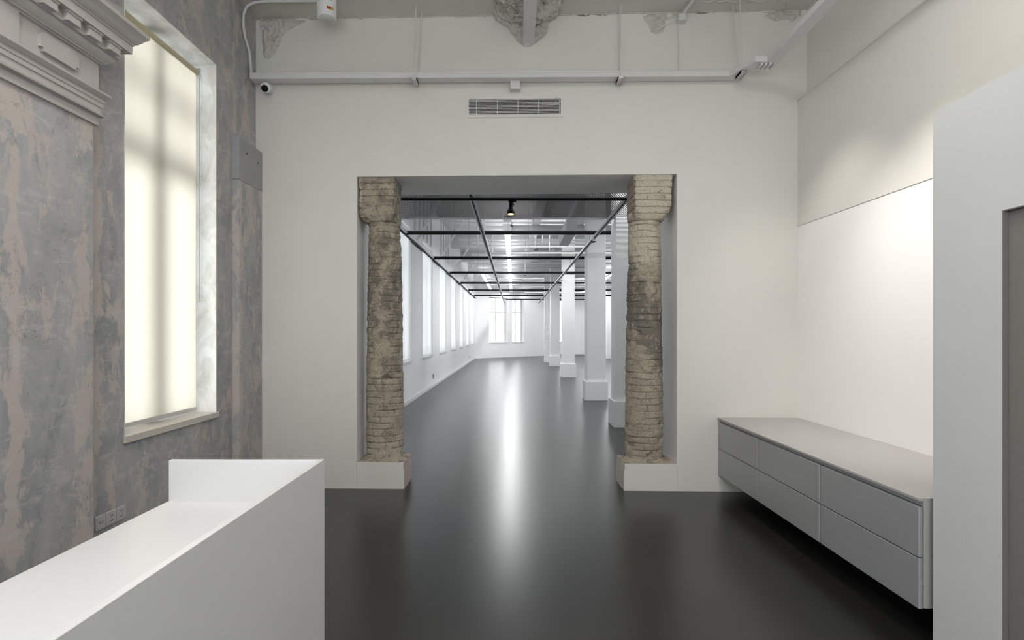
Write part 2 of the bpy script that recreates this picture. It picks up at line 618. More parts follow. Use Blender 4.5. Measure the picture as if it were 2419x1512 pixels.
struct(o, 'cream rough plaster ceiling of the front room', 'ceiling')

# added liners in hall white put the cool daylight into the jamb colour
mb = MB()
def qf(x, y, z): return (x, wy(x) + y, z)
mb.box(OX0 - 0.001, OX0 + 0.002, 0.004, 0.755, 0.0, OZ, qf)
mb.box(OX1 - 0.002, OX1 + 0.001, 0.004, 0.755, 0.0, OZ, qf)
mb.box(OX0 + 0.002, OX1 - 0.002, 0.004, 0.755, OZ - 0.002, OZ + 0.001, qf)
o = mb.build('trim_9', 'hall'); struct(o, 'added lining of the wide doorway, whitened to stand in for daylight', 'doorway lining')

# ceiling beam
o = MB().box(0.088, 0.195, 0.5, wy(0.1) - 0.0, 4.24, CZ).build('ceiling_beam', 'trunk', bevel=0.004)
struct(o, 'narrow white beam running along the ceiling from broken plaster', 'beam')


def rough_patch(name, label, poly, P, amp, res=0.012, thick=0.02, seed=0.0, dome=None, m='rough'):
    """lumpy broken plaster inside polygon poly (u, v); P(u, v, h) -> point"""
    us = [p[0] for p in poly]; vs = [p[1] for p in poly]
    u0, u1, v0, v1 = min(us), max(us), min(vs), max(vs)
    nu, nv = int((u1 - u0) / res) + 2, int((v1 - v0) / res) + 2

    def inside(u, v):
        c = False
        for i in range(len(poly)):
            (x1, y1), (x2, y2) = poly[i], poly[i - 1]
            if (y1 > v) != (y2 > v) and u < (x2 - x1) * (v - y1) / (y2 - y1) + x1: c = not c
        return c

    def dist(u, v):
        best = 9
        for i in range(len(poly)):
            a, b = Vector(poly[i]), Vector(poly[i - 1])
            ab = b - a
            tt = max(0, min(1, (Vector((u, v)) - a).dot(ab) / ab.length_squared))
            best = min(best, (Vector((u, v)) - a - ab * tt).length)
        return best
    idx = {}
    mb = MB()
    for i in range(nu):
        for j in range(nv):
            u = u0 + i * res; v = v0 + j * res
            du = mn.noise(Vector((u * 14, v * 14, seed))) * 0.022
            dv = mn.noise(Vector((u * 14, v * 14, seed + 9))) * 0.022
            if not inside(u + du, v + dv): continue
            e = min(1, dist(u + du, v + dv) / 0.03)
            f = mn.fractal(Vector((u * 9, v * 9, seed)), 0.9, 2.1, 6)
            rdg = abs(mn.noise(Vector((u * 17, v * 17, seed + 4))))
            h = thick * e + amp * (f * 0.8 - rdg * 0.9 + 0.45) * e
            if dome: h += dome(u, v) * e
            idx[i, j] = len(mb.v)
            mb.v.append(P(u, v, max(h, -0.004)))
    for i in range(nu - 1):
        for j in range(nv - 1):
            k = [(i, j), (i + 1, j), (i + 1, j + 1), (i, j + 1)]
            if all(q in idx for q in k): mb.f.append([idx[q] for q in k])
    o = mb.build(name, m, smooth=False)
    struct(o, label, 'broken plaster')
    return o


PW = lambda u, v, h: (u, wy(u) - h, v)
PC = lambda u, v, h: (u, v, CZ - h)
rough_patch('trim_2', 'V shaped chunk of broken plaster under the ceiling beam',
            [(-0.20, 4.53), (-0.19, 4.47), (-0.06, 4.40), (0.02, 4.33), (0.06, 4.25), (0.10, 4.215), (0.18, 4.215), (0.22, 4.27), (0.32, 4.33), (0.34, 4.44), (0.42, 4.50), (0.45, 4.53)],
            PW, 0.05, 0.010, 0.02, 3.3, lambda u, v: max(0, 0.10 - abs(u - 0.13) * 0.28) * max(0.2, (v - 4.2) / 0.33))
rough_patch('trim_3', 'broken plaster on the ceiling on both sides of the beam',
            [(-0.20, 5.52), (-0.15, 5.3), (-0.2, 5.0), (-0.12, 4.7), (0.40, 4.7), (0.36, 5.0), (0.45, 5.3), (0.42, 5.51)],
            PC, 0.05, 0.013, 0.02, 5.3, lambda u, v: max(0, 0.12 - abs(u - 0.13) * 0.35))
rough_patch('trim_4', 'crumbled plaster in the upper left corner of the front wall',
            [(-2.47, 4.53), (-2.42, 4.30), (-2.41, 4.12), (-2.34, 4.15), (-2.26, 4.25), (-2.24, 4.36), (-2.16, 4.43), (-2.02, 4.49), (-2.0, 4.53)],
            PW, 0.03, 0.011, 0.012, 7.7)
rough_patch('trim_5', 'crumbled plaster around the pipe bracket on the front wall',
            [(1.22, 4.50), (1.24, 4.46), (1.28, 4.42), (1.30, 4.36), (1.30, 4.33), (1.42, 4.33), (1.44, 4.45), (1.62, 4.47), (1.66, 4.51), (1.5, 4.53), (1.3, 4.53)],
            PW, 0.025, 0.010, 0.008, 11.7)
rough_patch('trim_6', 'pitted plaster near the ceiling above the diagonal trunking',
            [(2.35, 4.47), (2.45, 4.43), (2.62, 4.42), (2.72, 4.47), (2.72, 4.53), (2.4, 4.53)],
            PW, 0.025, 0.010, 0.008, 15.7)
# irregular rolled edge of old plaster just under the ceiling
mb = MB()
path = []
for i in range(130):
    x = -2.0 + i * 4.3 / 129
    path.append((x, wy(x) - 0.004, 4.526 + 0.012 * mn.noise(Vector((x * 5, 0, 0)))))
mb.tube(path, [0.006 + 0.010 * abs(mn.noise(Vector((p[0] * 11, 3, 0)))) for p in path], 7)
o = mb.build('trim_7', 'rough')
struct(o, 'ragged plaster edge along the top of the front wall', 'plaster edge')
# oval patch outline on ceiling/wall at upper right
mb = MB(); path = []
for i in range(60):
    t_ = i / 59
    if t_ < .75: x, y = 1.62 + 0.83 * t_ / .75, 5.30 + 0.01 * math.sin(i)
    else:
        a_ = (t_ - .75) / .25 * math.pi
        x, y = 2.45 + 0.07 * math.sin(a_), 5.37 - 0.07 * math.cos(a_)
    path.append((x, y, CZ - 0.002))
mb.tube(path, [0.004 + 0.007 * abs(mn.noise(Vector((p[0] * 15, p[1] * 15, 0)))) for p in path], 6)
o = mb.build('trim_8', 'rough'); struct(o, 'ridge of old plaster outlining an oval patch on the ceiling', 'plaster ridge')

# ------------------------------------------------------------------ pilasters and cornice on the left wall
o = MB().box(XL - 0.01, XL + 0.08, 1.85, 3.33, 0, 2.72).build('pilaster', 'concrete', bevel=0.004)
struct(o, 'wide stripped plaster pilaster under the cornice', 'pilaster')
mb = MB()
mb.box(XL - 0.01, XL + 0.06, 5.14, wy(XL) + 0.01, 0, 2.86)
o = mb.build('pilaster', 'concrete', bevel=0.003)
struct(o, 'shallow stripped plaster pilaster in the corner next to the white wall', 'pilaster')
mb = MB()
mb.box(XL - 0.005, XL + 0.063, 5.132, wy(XL) + 0.008, 2.861, 3.24)
o = mb.build('pilaster_cap', 'slab', o, bevel=0.004)
o['label'] = 'smooth grey cement cap with two bolt holes'
mb = MB()
for y_, z_ in ((5.28, 3.13), (5.50, 3.11)):
    mb.lathe([(0.008, 0), (0.008, 0.003)], (XL + 0.063, y_, z_), (1, 0, 0), 10)
mb.each('bolt_hole', 'dark', o)

prof = [(0.0, 2.694), (0.096, 2.694), (0.096, 2.738), (0.104, 2.742), (0.120, 2.746), (0.122, 2.756), (0.112, 2.762), (0.106, 2.764),
        (0.106, 2.796), (0.113, 2.799), (0.113, 2.822), (0.118, 2.825), (0.118, 2.845), (0.128, 2.850), (0.138, 2.862), (0.142, 2.866), (0.142, 2.878), (0.097, 2.881),
        (0.096, 3.046), (0.108, 3.048), (0.112, 3.054), (0.122, 3.056), (0.124, 3.062), (0.134, 3.068), (0.148, 3.082), (0.156, 3.098), (0.156, 3.104),
        (0.170, 3.106), (0.170, 3.160), (0.2143, 3.162), (0.2143, 3.208), (0.222, 3.212), (0.222, 3.220), (0.232, 3.224), (0.250, 3.244), (0.262, 3.262), (0.272, 3.270), (0.279, 3.276), (0.279, 3.298), (0.0, 3.305)]
mb = MB()
rings = []
n_ = len(prof)
for i in range(3):
    r = []
    for p, z in prof:
        if i == 0: r.append((XL + p, 1.93 - p, z))
        if i == 1: r.append((XL + p, 3.25 + p, z))
        if i == 2: r.append((XL - 0.01, 3.25 + p, z))
    rings.append(r)
rings.insert(0, [(XL - 0.01, 1.93 - p, z) for p, z in prof])
mb.ring(rings, closed=True, caps=True)
cor = mb.build('cornice', 'cornice', smooth=True)
cor.data.set_sharp_from_angle(angle=math.radians(30))
struct(cor, 'classical moulded cornice on the pilaster beside the window', 'cornice')
for i in range(9):
    y1 = 3.381 + 0.155 * (-i)
    if y1 - .1 < 1.85: break
    mb = MB()
    mb.box(XL + 0.15, XL + 0.200, y1 - 0.088, y1, 3.112, 3.150)
    mb.box(XL + 0.15, XL + 0.206, y1 - 0.093, y1 + 0.005, 3.150, 3.163)
    mb.build('dentil', 'cornice', cor)
# notched plaque on the frieze
yy0, yy1, zz0, zz1, nt = 2.915, 3.17, 2.925, 3.02, 0.018
pts = [(yy0, zz0 + nt), (yy0 + nt, zz0 + nt), (yy0 + nt, zz0), (yy1 - nt, zz0), (yy1 - nt, zz0 + nt), (yy1, zz0 + nt), (yy1, zz1 - nt), (yy1 - nt, zz1 - nt), (yy1 - nt, zz1), (yy0 + nt, zz1), (yy0 + nt, zz1 - nt), (yy0, zz1 - nt)]
MB().ring([[(XL + 0.09, p[0], p[1]) for p in pts], [(XL + 0.116, p[0], p[1]) for p in pts]]).build('frieze_plaque', 'cornice', cor)
MB().box(XL, XL + 0.112, 1.9, 2.79, 2.882, 3.045).build('frieze_block', 'cornice', cor)

# ------------------------------------------------------------------ front room window
def window(name, label, P, u0, u1, z0, z1, depth, mull, trans, fm, fw=0.06, sill=True, sp=0.02, sillm='stone', portal=None):
    """P(u, d, z)"""
    t = thing(name, label, 'window', P((u0 + u1) / 2, depth, z0))
    t['kind'] = 'structure'
    mb = MB()
    fn = lambda u, d, z: P(u, d, z)
    mb.box(u0, u0 + fw, depth, depth + 0.06, z0, z1, fn)
    mb.box(u1 - fw, u1, depth, depth + 0.06, z0, z1, fn)
    mb.box(u0, u1, depth, depth + 0.06, z0, z0 + fw, fn)
    mb.box(u0, u1, depth, depth + 0.06, z1 - fw, z1, fn)
    for (m, w, za, zb) in mull: mb.box(m - w / 2, m + w / 2, depth, depth + 0.06, za, zb, fn)
    for (zz, w) in trans: mb.box(u0, u1, depth + 0.005, depth + 0.055, zz - w / 2, zz + w / 2, fn)
    mb.build('window_frame', fm, t)
    mb = MB().box(u0 + 0.01, u1 - 0.01, depth + 0.028, depth + 0.033, z0 + 0.01, z1 - 0.01, fn)
    mb.build('pane', 'glass', t)
    if sill:
        mb = MB().box(u0 - 0.012, u1 + 0.012, -sp, -0.0005, z0 - 0.007, z0 + 0.038, fn)
        mb.box(u0 + 0.002, u1 - 0.002, -0.0005, depth - 0.002, z0 + 0.001, z0 + 0.038, fn)
        mb.build('window_sill', sillm, t, bevel=0.002)
    clean(t)
    return t


window('window_15', 'unseen wide glazing added behind the camera to light the front room', BW, -2.0, 2.4, 0.25, 3.3, 0.1, [(-0.9, 0.06, 0.25, 3.3), (0.2, 0.06, 0.25, 3.3), (1.3, 0.06, 0.25, 3.3)], [(2.7, 0.06)], 'framew', sillm='framew')  # made-up glazing, lets in fill daylight for the front wall
area('window_15_portal', (0.2, -3.83, 1.77), (math.pi / 2, 0, 0), 4.4, 3.05, 1, portal=True)
mu = [(4.285, 0.13, 0.8, 3.745), (4.0, 0.045, 2.77, 3.745), (4.57, 0.045, 2.77, 3.745)]
window('window_1', 'tall window behind the cream roller blind', LW, *w1, 0.26, mu, [(2.77, 0.12), (3.28, 0.06)], 'frame', fw=0.025)
window('window_2', 'unseen tall window added for daylight on the desk', LW, *w2, 0.30, [(0.875, 0.1, 0.8, 3.7)], [(2.77, 0.1)], 'framew')  # made-up window, placed so daylight reaches the desk
area('window_1_portal', (XL - 0.50, (w1[0] + w1[1]) / 2, 2.27), (0, -math.pi / 2, 0), 2.9, 1.15, 1, portal=True)
area('window_2_portal', (XL - 0.50, (w2[0] + w2[1]) / 2, 2.27), (0, -math.pi / 2, 0), 2.9, 1.15, 1, portal=True)

bl = thing('roller_blind', 'cream roller blind pulled down over the tall window', 'blind', (XL - 0.12, 4.28, 0.86))
by0, by1, bx = 3.725, 4.765, XL - 0.12
mb = MB()
rings = []
for i in range(2):
    rings.append([])
nv_ = 50; nu_ = 12
vs_ = []
for i in range(nv_ + 1):
    z = 0.875 + (3.64 - 0.875) * i / nv_
    rings_row = [(bx + 0.003 * mn.noise(Vector((j * .4, z * .8, 0))), by0 + (by1 - by0) * j / nu_, z) for j in range(nu_ + 1)]
    vs_.append(rings_row)
mb = MB(); mb.ring(vs_, closed=False)
mb.build('blind_fabric', 'blind', bl, smooth=True)
MB().lathe([(0.027, 0), (0.027, by1 - by0 + 0.02)], (bx - 0.012, by0 - 0.01, 3.646), (0, 1, 0), 20).build('roller_tube', 'tube', bl, smooth=True)
MB().box(bx - 0.008, bx + 0.012, by0, by1, 0.862, 0.892).build('bottom_rail', 'alu', bl, bevel=0.003)
mb = MB()
mb.box(bx - 0.05, bx + 0.03, by1 + 0.012, by1 + 0.018, 3.60, 3.68)
mb.lathe([(0.03, 0), (0.03, 0.014), (0.02, 0.016)], (bx - 0.012, by1 + 0.002, 3.646), (0, 1, 0), 18)
mb.build('bracket', 'socket', bl, bevel=0.002)
mb = MB()
for s_, dy in ((0.018, 0.022), (-0.03, 0.022)):
    z = 3.62
    pr_ = []
    while z > 1.75:
        pr_ += [(0.0012, 3.62 - z), (0.0036, 3.62 - z + 0.006)]
        z -= 0.012
    MB().lathe(pr_, (bx + s_, by1 + dy, 3.62), (0, 0, -1), 6).build('bead_chain', 'chain', bl)
clean(bl)

# ------------------------------------------------------------------ hall shell
HLW = lambda u, d, z: (HL - d, u, z)
hw = [(7.60 + 0.03, 9.30), (10.93, 12.60)] + [(14.23 + 3.285 * k, 14.23 + 3.285 * k + 1.71 - 0.0 * k) for k in range(6)]
holes = [(a, b, 0.86, 3.76, None) for a, b in hw]
o = holed(6.30, 33.75, 0, HC + 0.1, 0.4, holes, HLW).build('wall_hall_left', 'hall'); weld(o)
struct(o, 'long white hall wall with a row of tall windows', 'wall')
ordn = ['first', 'second', 'third', 'fourth', 'fifth', 'sixth', 'seventh', 'eighth', 'ninth', 'tenth', 'eleventh', 'twelfth']
for k, (a, b) in enumerate(hw):
    window('window_%d' % (k + 3), 'tall window in the long hall wall, %s from the doorway' % ordn[k], HLW, a, b, 0.86, 3.76, 0.30,
           [((a + b) / 2, 0.06, 0.86, 3.76)], [(3.0, 0.06)], 'framew', sillm='framew', sp=0.03)
    area('hall_window_portal', (HL - 0.45, (a + b) / 2, 2.3), (0, -math.pi / 2, 0), 2.9, b - a, 1, portal=True)
    t = thing('roller_blind', 'white roller blind backlit in the %s tall window of the hall' % ordn[k], 'blind', (HL - 0.03, (a + b) / 2, 0.92), 'white roller blinds along the hall')
    MB().box(HL - 0.031, HL - 0.029, a + 0.006, b - 0.006, 0.93, 3.70).build('blind_fabric', 'blindw', t)
    MB().box(HL - 0.038, HL - 0.022, a + 0.01, b - 0.01, 0.91, 0.935).build('bottom_rail', 'framew', t)
    MB().lathe([(0.025, 0), (0.025, b - a - 0.02)], (HL - 0.04, a + 0.01, 3.71), (0, 1, 0), 12).build('roller_tube', 'framew', t)
    clean(t)

fa, fb = Vector((HL, 33.70)), Vector((1.9, 37.6))
fd = (fb - fa).normalized(); fl = (fb - fa).length; fn_ = Vector((-fd.y, fd.x))
FA = lambda u, d, z: (fa.x + fd.x * u + fn_.x * d, fa.y + fd.y * u + fn_.y * d, z)
fh = [(0.19 * fl, 0.455 * fl), (0.52 * fl, 0.70 * fl)]
o = holed(0 - .3, fl + .1, 0, HC + 0.1, 0.4, [(a, b, 0.88, 3.62, None) for a, b in fh], FA).build('wall_hall_end', 'hall'); weld(o)
struct(o, 'slanting white end wall of the hall with bright windows', 'wall')
for k, (a, b) in enumerate(fh):
    window('window_%d' % (k + 11), ('left' if k == 0 else 'right') + ' of the two bright windows in the far end wall', FA, a, b, 0.88, 3.62, 0.25,
           [((a + b) / 2, 0.05, 0.88, 3.62)], [(2.75, 0.07)], 'framew', sillm='framew', sp=0.02, fw=0.04)
    p = FA((a + b) / 2, 0.42, 2.25)
    ang = math.atan2(fn_.y, fn_.x)
    area('hall_end_portal', p, (math.pi / 2, 0, ang + math.pi / 2 + math.pi), b - a, 2.75, 1, portal=True)
FR = lambda u, d, z: (u, 38.0 + d, z)
gh = [(3.02, 3.75), (6.25, 7.6)]
o = holed(1.7, 14.6, 0, HC + 0.1, 0.4, [(a, b, 0.88, 3.62, None) for a, b in gh], FR).build('wall_hall_far', 'hall'); weld(o)
struct(o, 'far white hall wall seen between the square columns', 'wall')
for k, (a, b) in enumerate(gh):
    window('window_%d' % (k + 13), ('bright window seen between two square columns' if k == 0 else 'bright window sliver beside the nearest square column'), FR, a, b, 0.88, 3.62, 0.25,
           [((a + b) / 2, 0.05, 0.88, 3.62)], [], 'framew', sillm='framew', sp=0.02, fw=0.04)
    area('hall_far_portal', ((a + b) / 2, 38.42, 2.25), (math.pi / 2, 0, math.pi + math.pi), b - a, 2.75, 1, portal=True)
RH = lambda u, d, z: (14.2 + d, u, z)
rh = [(7.5 + 4.4 * k, 10.5 + 4.4 * k) for k in range(6)]  # unseen windows added to brighten the hall from the right
for k, (a, b) in enumerate(rh):
    window('window_%d' % (k + 16), 'unseen window added to the right hall wall for daylight, %s' % ordn[k], RH, a, b, 0.86, 3.76, 0.2, [((a + b) / 2, 0.06, 0.86, 3.76)], [], 'framew', sillm='framew')
    area('hall_right_portal', (14.65, (a + b) / 2, 2.3), (0, math.pi / 2, 0), 2.9, b - a, 1, portal=True)
o = holed(6.3, 38.4, 0, HC + 0.1, 0.4, [(a, b, 0.86, 3.76, None) for a, b in rh], RH).build('wall_hall_right', 'hall'); struct(o, 'white right wall of the hall', 'wall')
o = MB().box(2.9, 14.4, 5.9, 6.3, 0, HC + 0.1).build('wall_hall_near', 'hall'); struct(o, 'white near wall of the hall beside the doorway', 'wall')
mb = MB().box(HL - 0.4, 14.6, 6.15, 38.4, HC, HC + 0.15)
mb.box(HL - 0.4, 3.3, 5.75, 6.3, CZ + 0.2, HC + 0.15)
o = mb.build('ceiling_hall', 'hallceil'); struct(o, 'white painted concrete ceiling of the hall', 'ceiling')
o = MB().box(HL, HL + 0.02, 6.3, 33.7, 0, 0.07).build('baseboard_left', 'framew'); struct(o, 'thin white baseboard along the hall windows', 'baseboard')
o = MB().box(1.9, 14.2, 37.96, 38.0, 0, 0.09).build('baseboard_far', 'rail'); struct(o, 'dark grey baseboard of the far hall wall', 'baseboard')

# ------------------------------------------------------------------ old brick columns in the doorway
def cream_fn(z, p, nx, ny, seed):
    wob = 0.25 * mn.noise(p * 6)
    if p.x > 0:
        k = max(0.0, min(1.0, (z - 2.12 + wob) / 0.2))
        if seed % 10 == 6: k = 1.0 if nx > -0.62 else 0.15       # capital: inner cheek is bare grey mortar
        return 0.85 * k
    if z > 2.62 and nx < -0.2: return 0.7
    return max(0.0, min(0.5, (0.9 - z) * 0.8 + wob))


def masonry(name, m, parent, rings_fn, z0, z1, nz, na, perim, seed, dirt_fn, joint_amp=0.010, course=0.062, blen=0.21, rough_amp=0.006, capital=False):
    """rings_fn(t, a) -> (x, y) surface point and outward normal; builds a weathered brick surface"""
    rnd = random.Random(seed)
    mb = MB()
    joint, tint, dirt, cream = [], [], [], []
    nrow = int((z1 - z0) / course) + 3
    phase = [rnd.random() for _ in range(nrow)]
    tints = {}
    wav = [rnd.uniform(-0.006, 0.006) for _ in range(nrow)]
    rings = []
    for i in range(nz + 1):
        z = z0 + (z1 - z0) * i / nz
        ring = []
        for j in range(na):
            s = j / na
            (x, y), (nx, ny) = rings_fn((z - z0) / (z1 - z0), s)
            P3 = Vector((x, y, z))
            zz = z + 0.006 * mn.noise(P3 * 6 + Vector((seed, 0, 0)))
            row = int((zz - z0) / course); row = max(0, min(nrow - 1, row))
            fz = (zz - z0) / course - row
            su = s * perim / blen + phase[row]
            bi = int(su); fu = su - bi
            key = (row, bi % max(1, int(perim / blen)))
            if key not in tints: tints[key] = (rnd.random(), rnd.uniform(-0.004, 0.004))
            dz = min(fz, 1 - fz) * course
            du = min(fu, 1 - fu) * blen
            keep = mn.noise(P3 * 5 + Vector((seed * 3, 1, 2)))          # joints are flushed with render in places
            ks = 1.0 if keep > 0.0 else max(0.0, 1 + keep * 4)
            jz = max(0, 1 - dz / 0.0055) * ks
            ju = max(0, 1 - du / 0.0055) * ks * (0.6 if keep > 0.1 else 0.15)
            jt = max(jz, ju)
            f = mn.fractal(P3 * 16 + Vector((seed, 5, 0)), 0.9, 2.1, 5)
            lump = mn.noise(P3 * 7 + Vector((seed, 2, 8)))
            chip = max(0, mn.noise(P3 * 11 + Vector((7, seed, 3))) - 0.42) * 0.09
            d = -joint_amp * jt + tints[key][1] * (1 if keep > -0.1 else .3) + rough_amp * f + 0.004 * lump - chip
            ring.append((x + nx * d, y + ny * d, z + 0.002 * f))
            joint.append(jt); tint.append(tints[key][0]); dirt.append(dirt_fn(z, P3)); cream.append(cream_fn(z, P3, nx, ny, seed))
        rings.append(ring)
    mb.ring(rings)
    me = bpy.data.meshes.new(name)
    me.from_pydata([tuple(p) for p in mb.v], [], mb.f)
    me.materials.append(M[m])
    for nm, arr in (('joint', joint), ('tint', tint), ('dirt', dirt), ('cream', cream)):
        at = me.attributes.new(nm, 'FLOAT', 'POINT')
        at.data.foreach_set('value', np.array(arr, dtype=np.float32))
    for p in me.polygons: p.use_smooth = True
    me.update()
    o = bpy.data.objects.new(name, me)
    COL.objects.link(o)
    o.parent = parent
    o.location = -Vector(parent['_o'])
    return o


def interp(tab, t):
    for (a, va), (b, vb) in zip(tab, tab[1:]):
        if t <= b: return va + (vb - va) * (t - a) / (b - a)
    return tab[-1][1]


def brick_column(label, cx, cy, rtab, m, seed, dirt_fn, cap, plinth, side):
    t = thing('brick_column', label, 'column', (cx, cy, 0))
    z0, z1 = 0.25, 2.66

    def shaft(tt, s):
        a = 2 * math.pi * s
        z = z0 + tt * (z1 - z0)
        r = interp(rtab, z)
        xo = interp(side, z)
        return (cx + xo + r * math.cos(a), cy + r * math.sin(a)), (math.cos(a), math.sin(a))
    masonry('shaft', m, t, shaft, z0, z1, 330, 150, 2 * math.pi * 0.172, seed, dirt_fn)
    kx0, kx1, ky0, ky1, flare = cap

    def capf(tt, s):
        a = 2 * math.pi * s
        ca, sa = math.cos(a), math.sin(a)
        # square-ish outline through a superellipse
        e = 0.14
        sx = math.copysign(abs(ca) ** e, ca); sy = math.copysign(abs(sa) ** e, sa)
        mx, my = (kx0 + kx1) / 2, (ky0 + ky1) / 2
        hx, hy = (kx1 - kx0) / 2, (ky1 - ky0) / 2
        px, py = mx + hx * sx, my + hy * sy
        if cx > 0:
            k = min(1, tt / flare); k = 0.25 * k + 0.75 * math.sqrt(max(0, 1 - (1 - k) ** 2))
            if ca > 0: k *= 0.80 + 0.20 * min(1, tt / 0.95)
        else:
            k = min(1, tt / (flare if ca < 0 else 0.12)); k = math.sqrt(max(0, 1 - (1 - k) ** 2))
        xo = interp(side, 2.6)
        r = interp(rtab, 2.6) * 1.0
        qx, qy = cx + xo + r * ca, cy + r * sa
        l = math.hypot(ca * k + ca, sa)
        return (qx + (px - qx) * k, qy + (py - qy) * k), (ca, sa)
    masonry('capital', m, t, capf, 2.575, OZ + 0.004, 90, 220, 1.5, seed + 3, dirt_fn, joint_amp=0.010, rough_amp=0.009)
    # plinth
    px0, px1, pd, pz = plinth
    mb = MB()
    inner = px1 if px1 < 0 else px0
    nx, ny, nzz = 16, 14, 8
    # box with slightly ragged upper inner corner
    def P(x, y, z):
        yy = wy(x) + y
        k = 0.0
        if abs(x - inner) < 0.06 and z > pz - 0.06:
            k = 0.018 * (mn.noise(Vector((x * 20, yy * 20, z * 20))) + 0.4)
        jx = 0.004 * mn.noise(Vector((x * 9, yy * 9, z * 9)))
        s = -1 if inner == px1 else 1
        return (x + s * (k * 0.7) + (jx if abs(x - inner) < 1e-4 else 0), yy, z - k if z > pz - 0.01 else z)
    def face(fn, na, nb):
        b = len(mb.v)
        for i in range(na + 1):
            for j in range(nb + 1): mb.v.append(P(*fn(i / na, j / nb)))
        for i in range(na):
            for j in range(nb):
                mb.f.append([b + i * (nb + 1) + j, b + (i + 1) * (nb + 1) + j, b + (i + 1) * (nb + 1) + j + 1, b + i * (nb + 1) + j + 1])
    L = px1 - px0
    face(lambda a, b: (px0 + L * a, 0.0, pz * b), 20, 10)
    face(lambda a, b: (px0 + L * a, pd, pz * b), 20, 10)
    pl = mb.build('plinth', 'wall', t); weld(pl)
    pl['label'] = 'low white painted plinth'
    mb = MB()
    face(lambda a, b: (inner, pd * a, pz * b), 14, 10)
    o = mb.build('plinth_side', 'pinkp' if seed == 11 else 'plinth', pl, smooth=True)
    mb = MB()
    face(lambda a, b: (px0 + L * a, pd * b, pz), 20, 14)
    o = mb.build('plinth_top', 'pinkp', pl, smooth=True)
    # collar of crumbled mortar at the foot of the shaft
    mb = MB(); rings = []
    xo = interp(side, 0.27)
    for (rr, hz) in ((0.19, 0.035), (0.20, 0.018), (0.225, 0.006), (0.25, -0.004)):
        ring = []
        for j in range(90):
            a = 2 * math.pi * j / 90
            q = rr * (1 + 0.08 * mn.noise(Vector((math.cos(a) * 3, math.sin(a) * 3, seed))))
            x = cx + xo + q * math.cos(a); y = cy + q * math.sin(a)
            x = max(px0 + 0.005, min(px1 - 0.005, x)); y = max(wy(x) + 0.004, min(wy(x) + pd - 0.004, y))
            ring.append((x, y, pz + hz + (0.006 * mn.noise(Vector((x * 30, y * 30, 0))) if hz > 0 else 0)))
        rings.append(ring)
    mb.ring(rings, caps=False)
    mb.build('mortar_collar', m, t, smooth=True)
    clean(t)
    return t


def dirtL(z, p): return 0.02 + 0.10 * math.exp(-((z - 1.95) / 0.35) ** 2) - 0.05 * math.exp(-((z - 0.5) / 0.4) ** 2) + (0.03 if z > 2.6 else 0)
def dirtR(z, p): return -0.08 + 0.26 * math.exp(-((z - 1.65 + (p.x - 1.27) * 1.2) / 0.42) ** 2)


brick_column('weathered brick column with a grey square capital on the left of the doorway', -1.282, wy(-1.28) + 0.215,
             [(0.2, .182), (0.6, .181), (1.0, .180), (1.5, .172), (2.0, .168), (2.5, .156), (2.7, .156)], 'brick_l', 11, dirtL,
             (-1.495, -1.150, wy(-1.3) + 0.02, wy(-1.3) + 0.40, 0.22), (OX0 + 0.0025, -1.049, 0.40, 0.258),
             [(0.2, 0.0), (1.0, 0.0), (2.0, 0.003), (2.7, -0.003)])
brick_column('weathered brick column with a cream brick capital on the right of the doorway', 1.283, wy(1.28) + 0.215,
             [(0.2, .184), (0.8, .180), (1.5, .171), (2.0, .163), (2.5, .152), (2.7, .153)], 'brick_r', 23, dirtR,
             (1.150, 1.520, wy(1.3) + 0.01, wy(1.3) + 0.42, 0.30), (1.046, OX1 - 0.0025, 0.40, 0.258),
             [(0.2, 0.0), (1.0, 0.0), (2.0, 0.003), (2.7, 0.0)])

# ------------------------------------------------------------------ air vent, trunking and fittings of the front wall
vt = thing('air_vent', 'wide white louvred air vent above the doorway', 'vent', (0.012, wy(0), 3.65))
vx0, vx1, vz0, vz1 = -0.452, 0.476, 3.552, 3.752
mb = MB()
e = 0.026
fnv = lambda x, y, z: (x, wy(x) + y, z)
for q in ((vx0, vx1, vz0, vz0 + e), (vx0, vx1, vz1 - e, vz1), (vx0, vx0 + e, vz0 + e, vz1 - e), (vx1 - e, vx1, vz0 + e, vz1 - e)):
    mb.box(q[0], q[1], -0.010, 0.004, q[2], q[3], fnv)
mb.build('vent_frame', 'wall', vt)
mb = MB()
for i in range(11):
    z = vz0 + e + 0.008 + i * (vz1 - vz0 - 2 * e - 0.012) / 10
    b = len(mb.v)
    mb.box(vx0 + e, vx1 - e, 0.0, 0.010, -0.0019, 0.0019, lambda x, y, zz: (x, wy(x) + y, z + zz - y * 0.1))
for i in range(5):
    x = vx0 + e + 0.072 + i * 0.1985
    mb.box(x - 0.003, x + 0.003, 0.002, 0.02, vz0 + e, vz1 - e, fnv)
mb.build('louvre_grille', 'trunk', vt)
MB().box(vx0 + e, vx1 - e, 0.035, 0.04, vz0 + e, vz1 - e, fnv).build('shade_sheet', 'dark', vt)  # dark sheet stands in for the shade inside the vent
clean(vt)

# trunking
def trunk_path(pts, w, z0, z1):
    """mitred horizontal channel"""
    rings = []
    P = [Vector(p) for p in pts]
    for i, p in enumerate(P):
        d0 = (P[i] - P[i - 1]).normalized() if i > 0 else (P[1] - P[0]).normalized()
        d1 = (P[i + 1] - P[i]).normalized() if i < len(P) - 1 else d0
        n0 = Vector((-d0.y, d0.x)); n1 = Vector((-d1.y, d1.x))
        m = (n0 + n1).normalized(); k = 1 / max(0.4, m.dot(n0))
        a = p + m * k * w / 2; b = p - m * k * w / 2
        rings.append([(a.x, a.y, z0), (b.x, b.y, z0), (b.x, b.y, z1), (a.x, a.y, z1)])
    return MB().ring(rings)


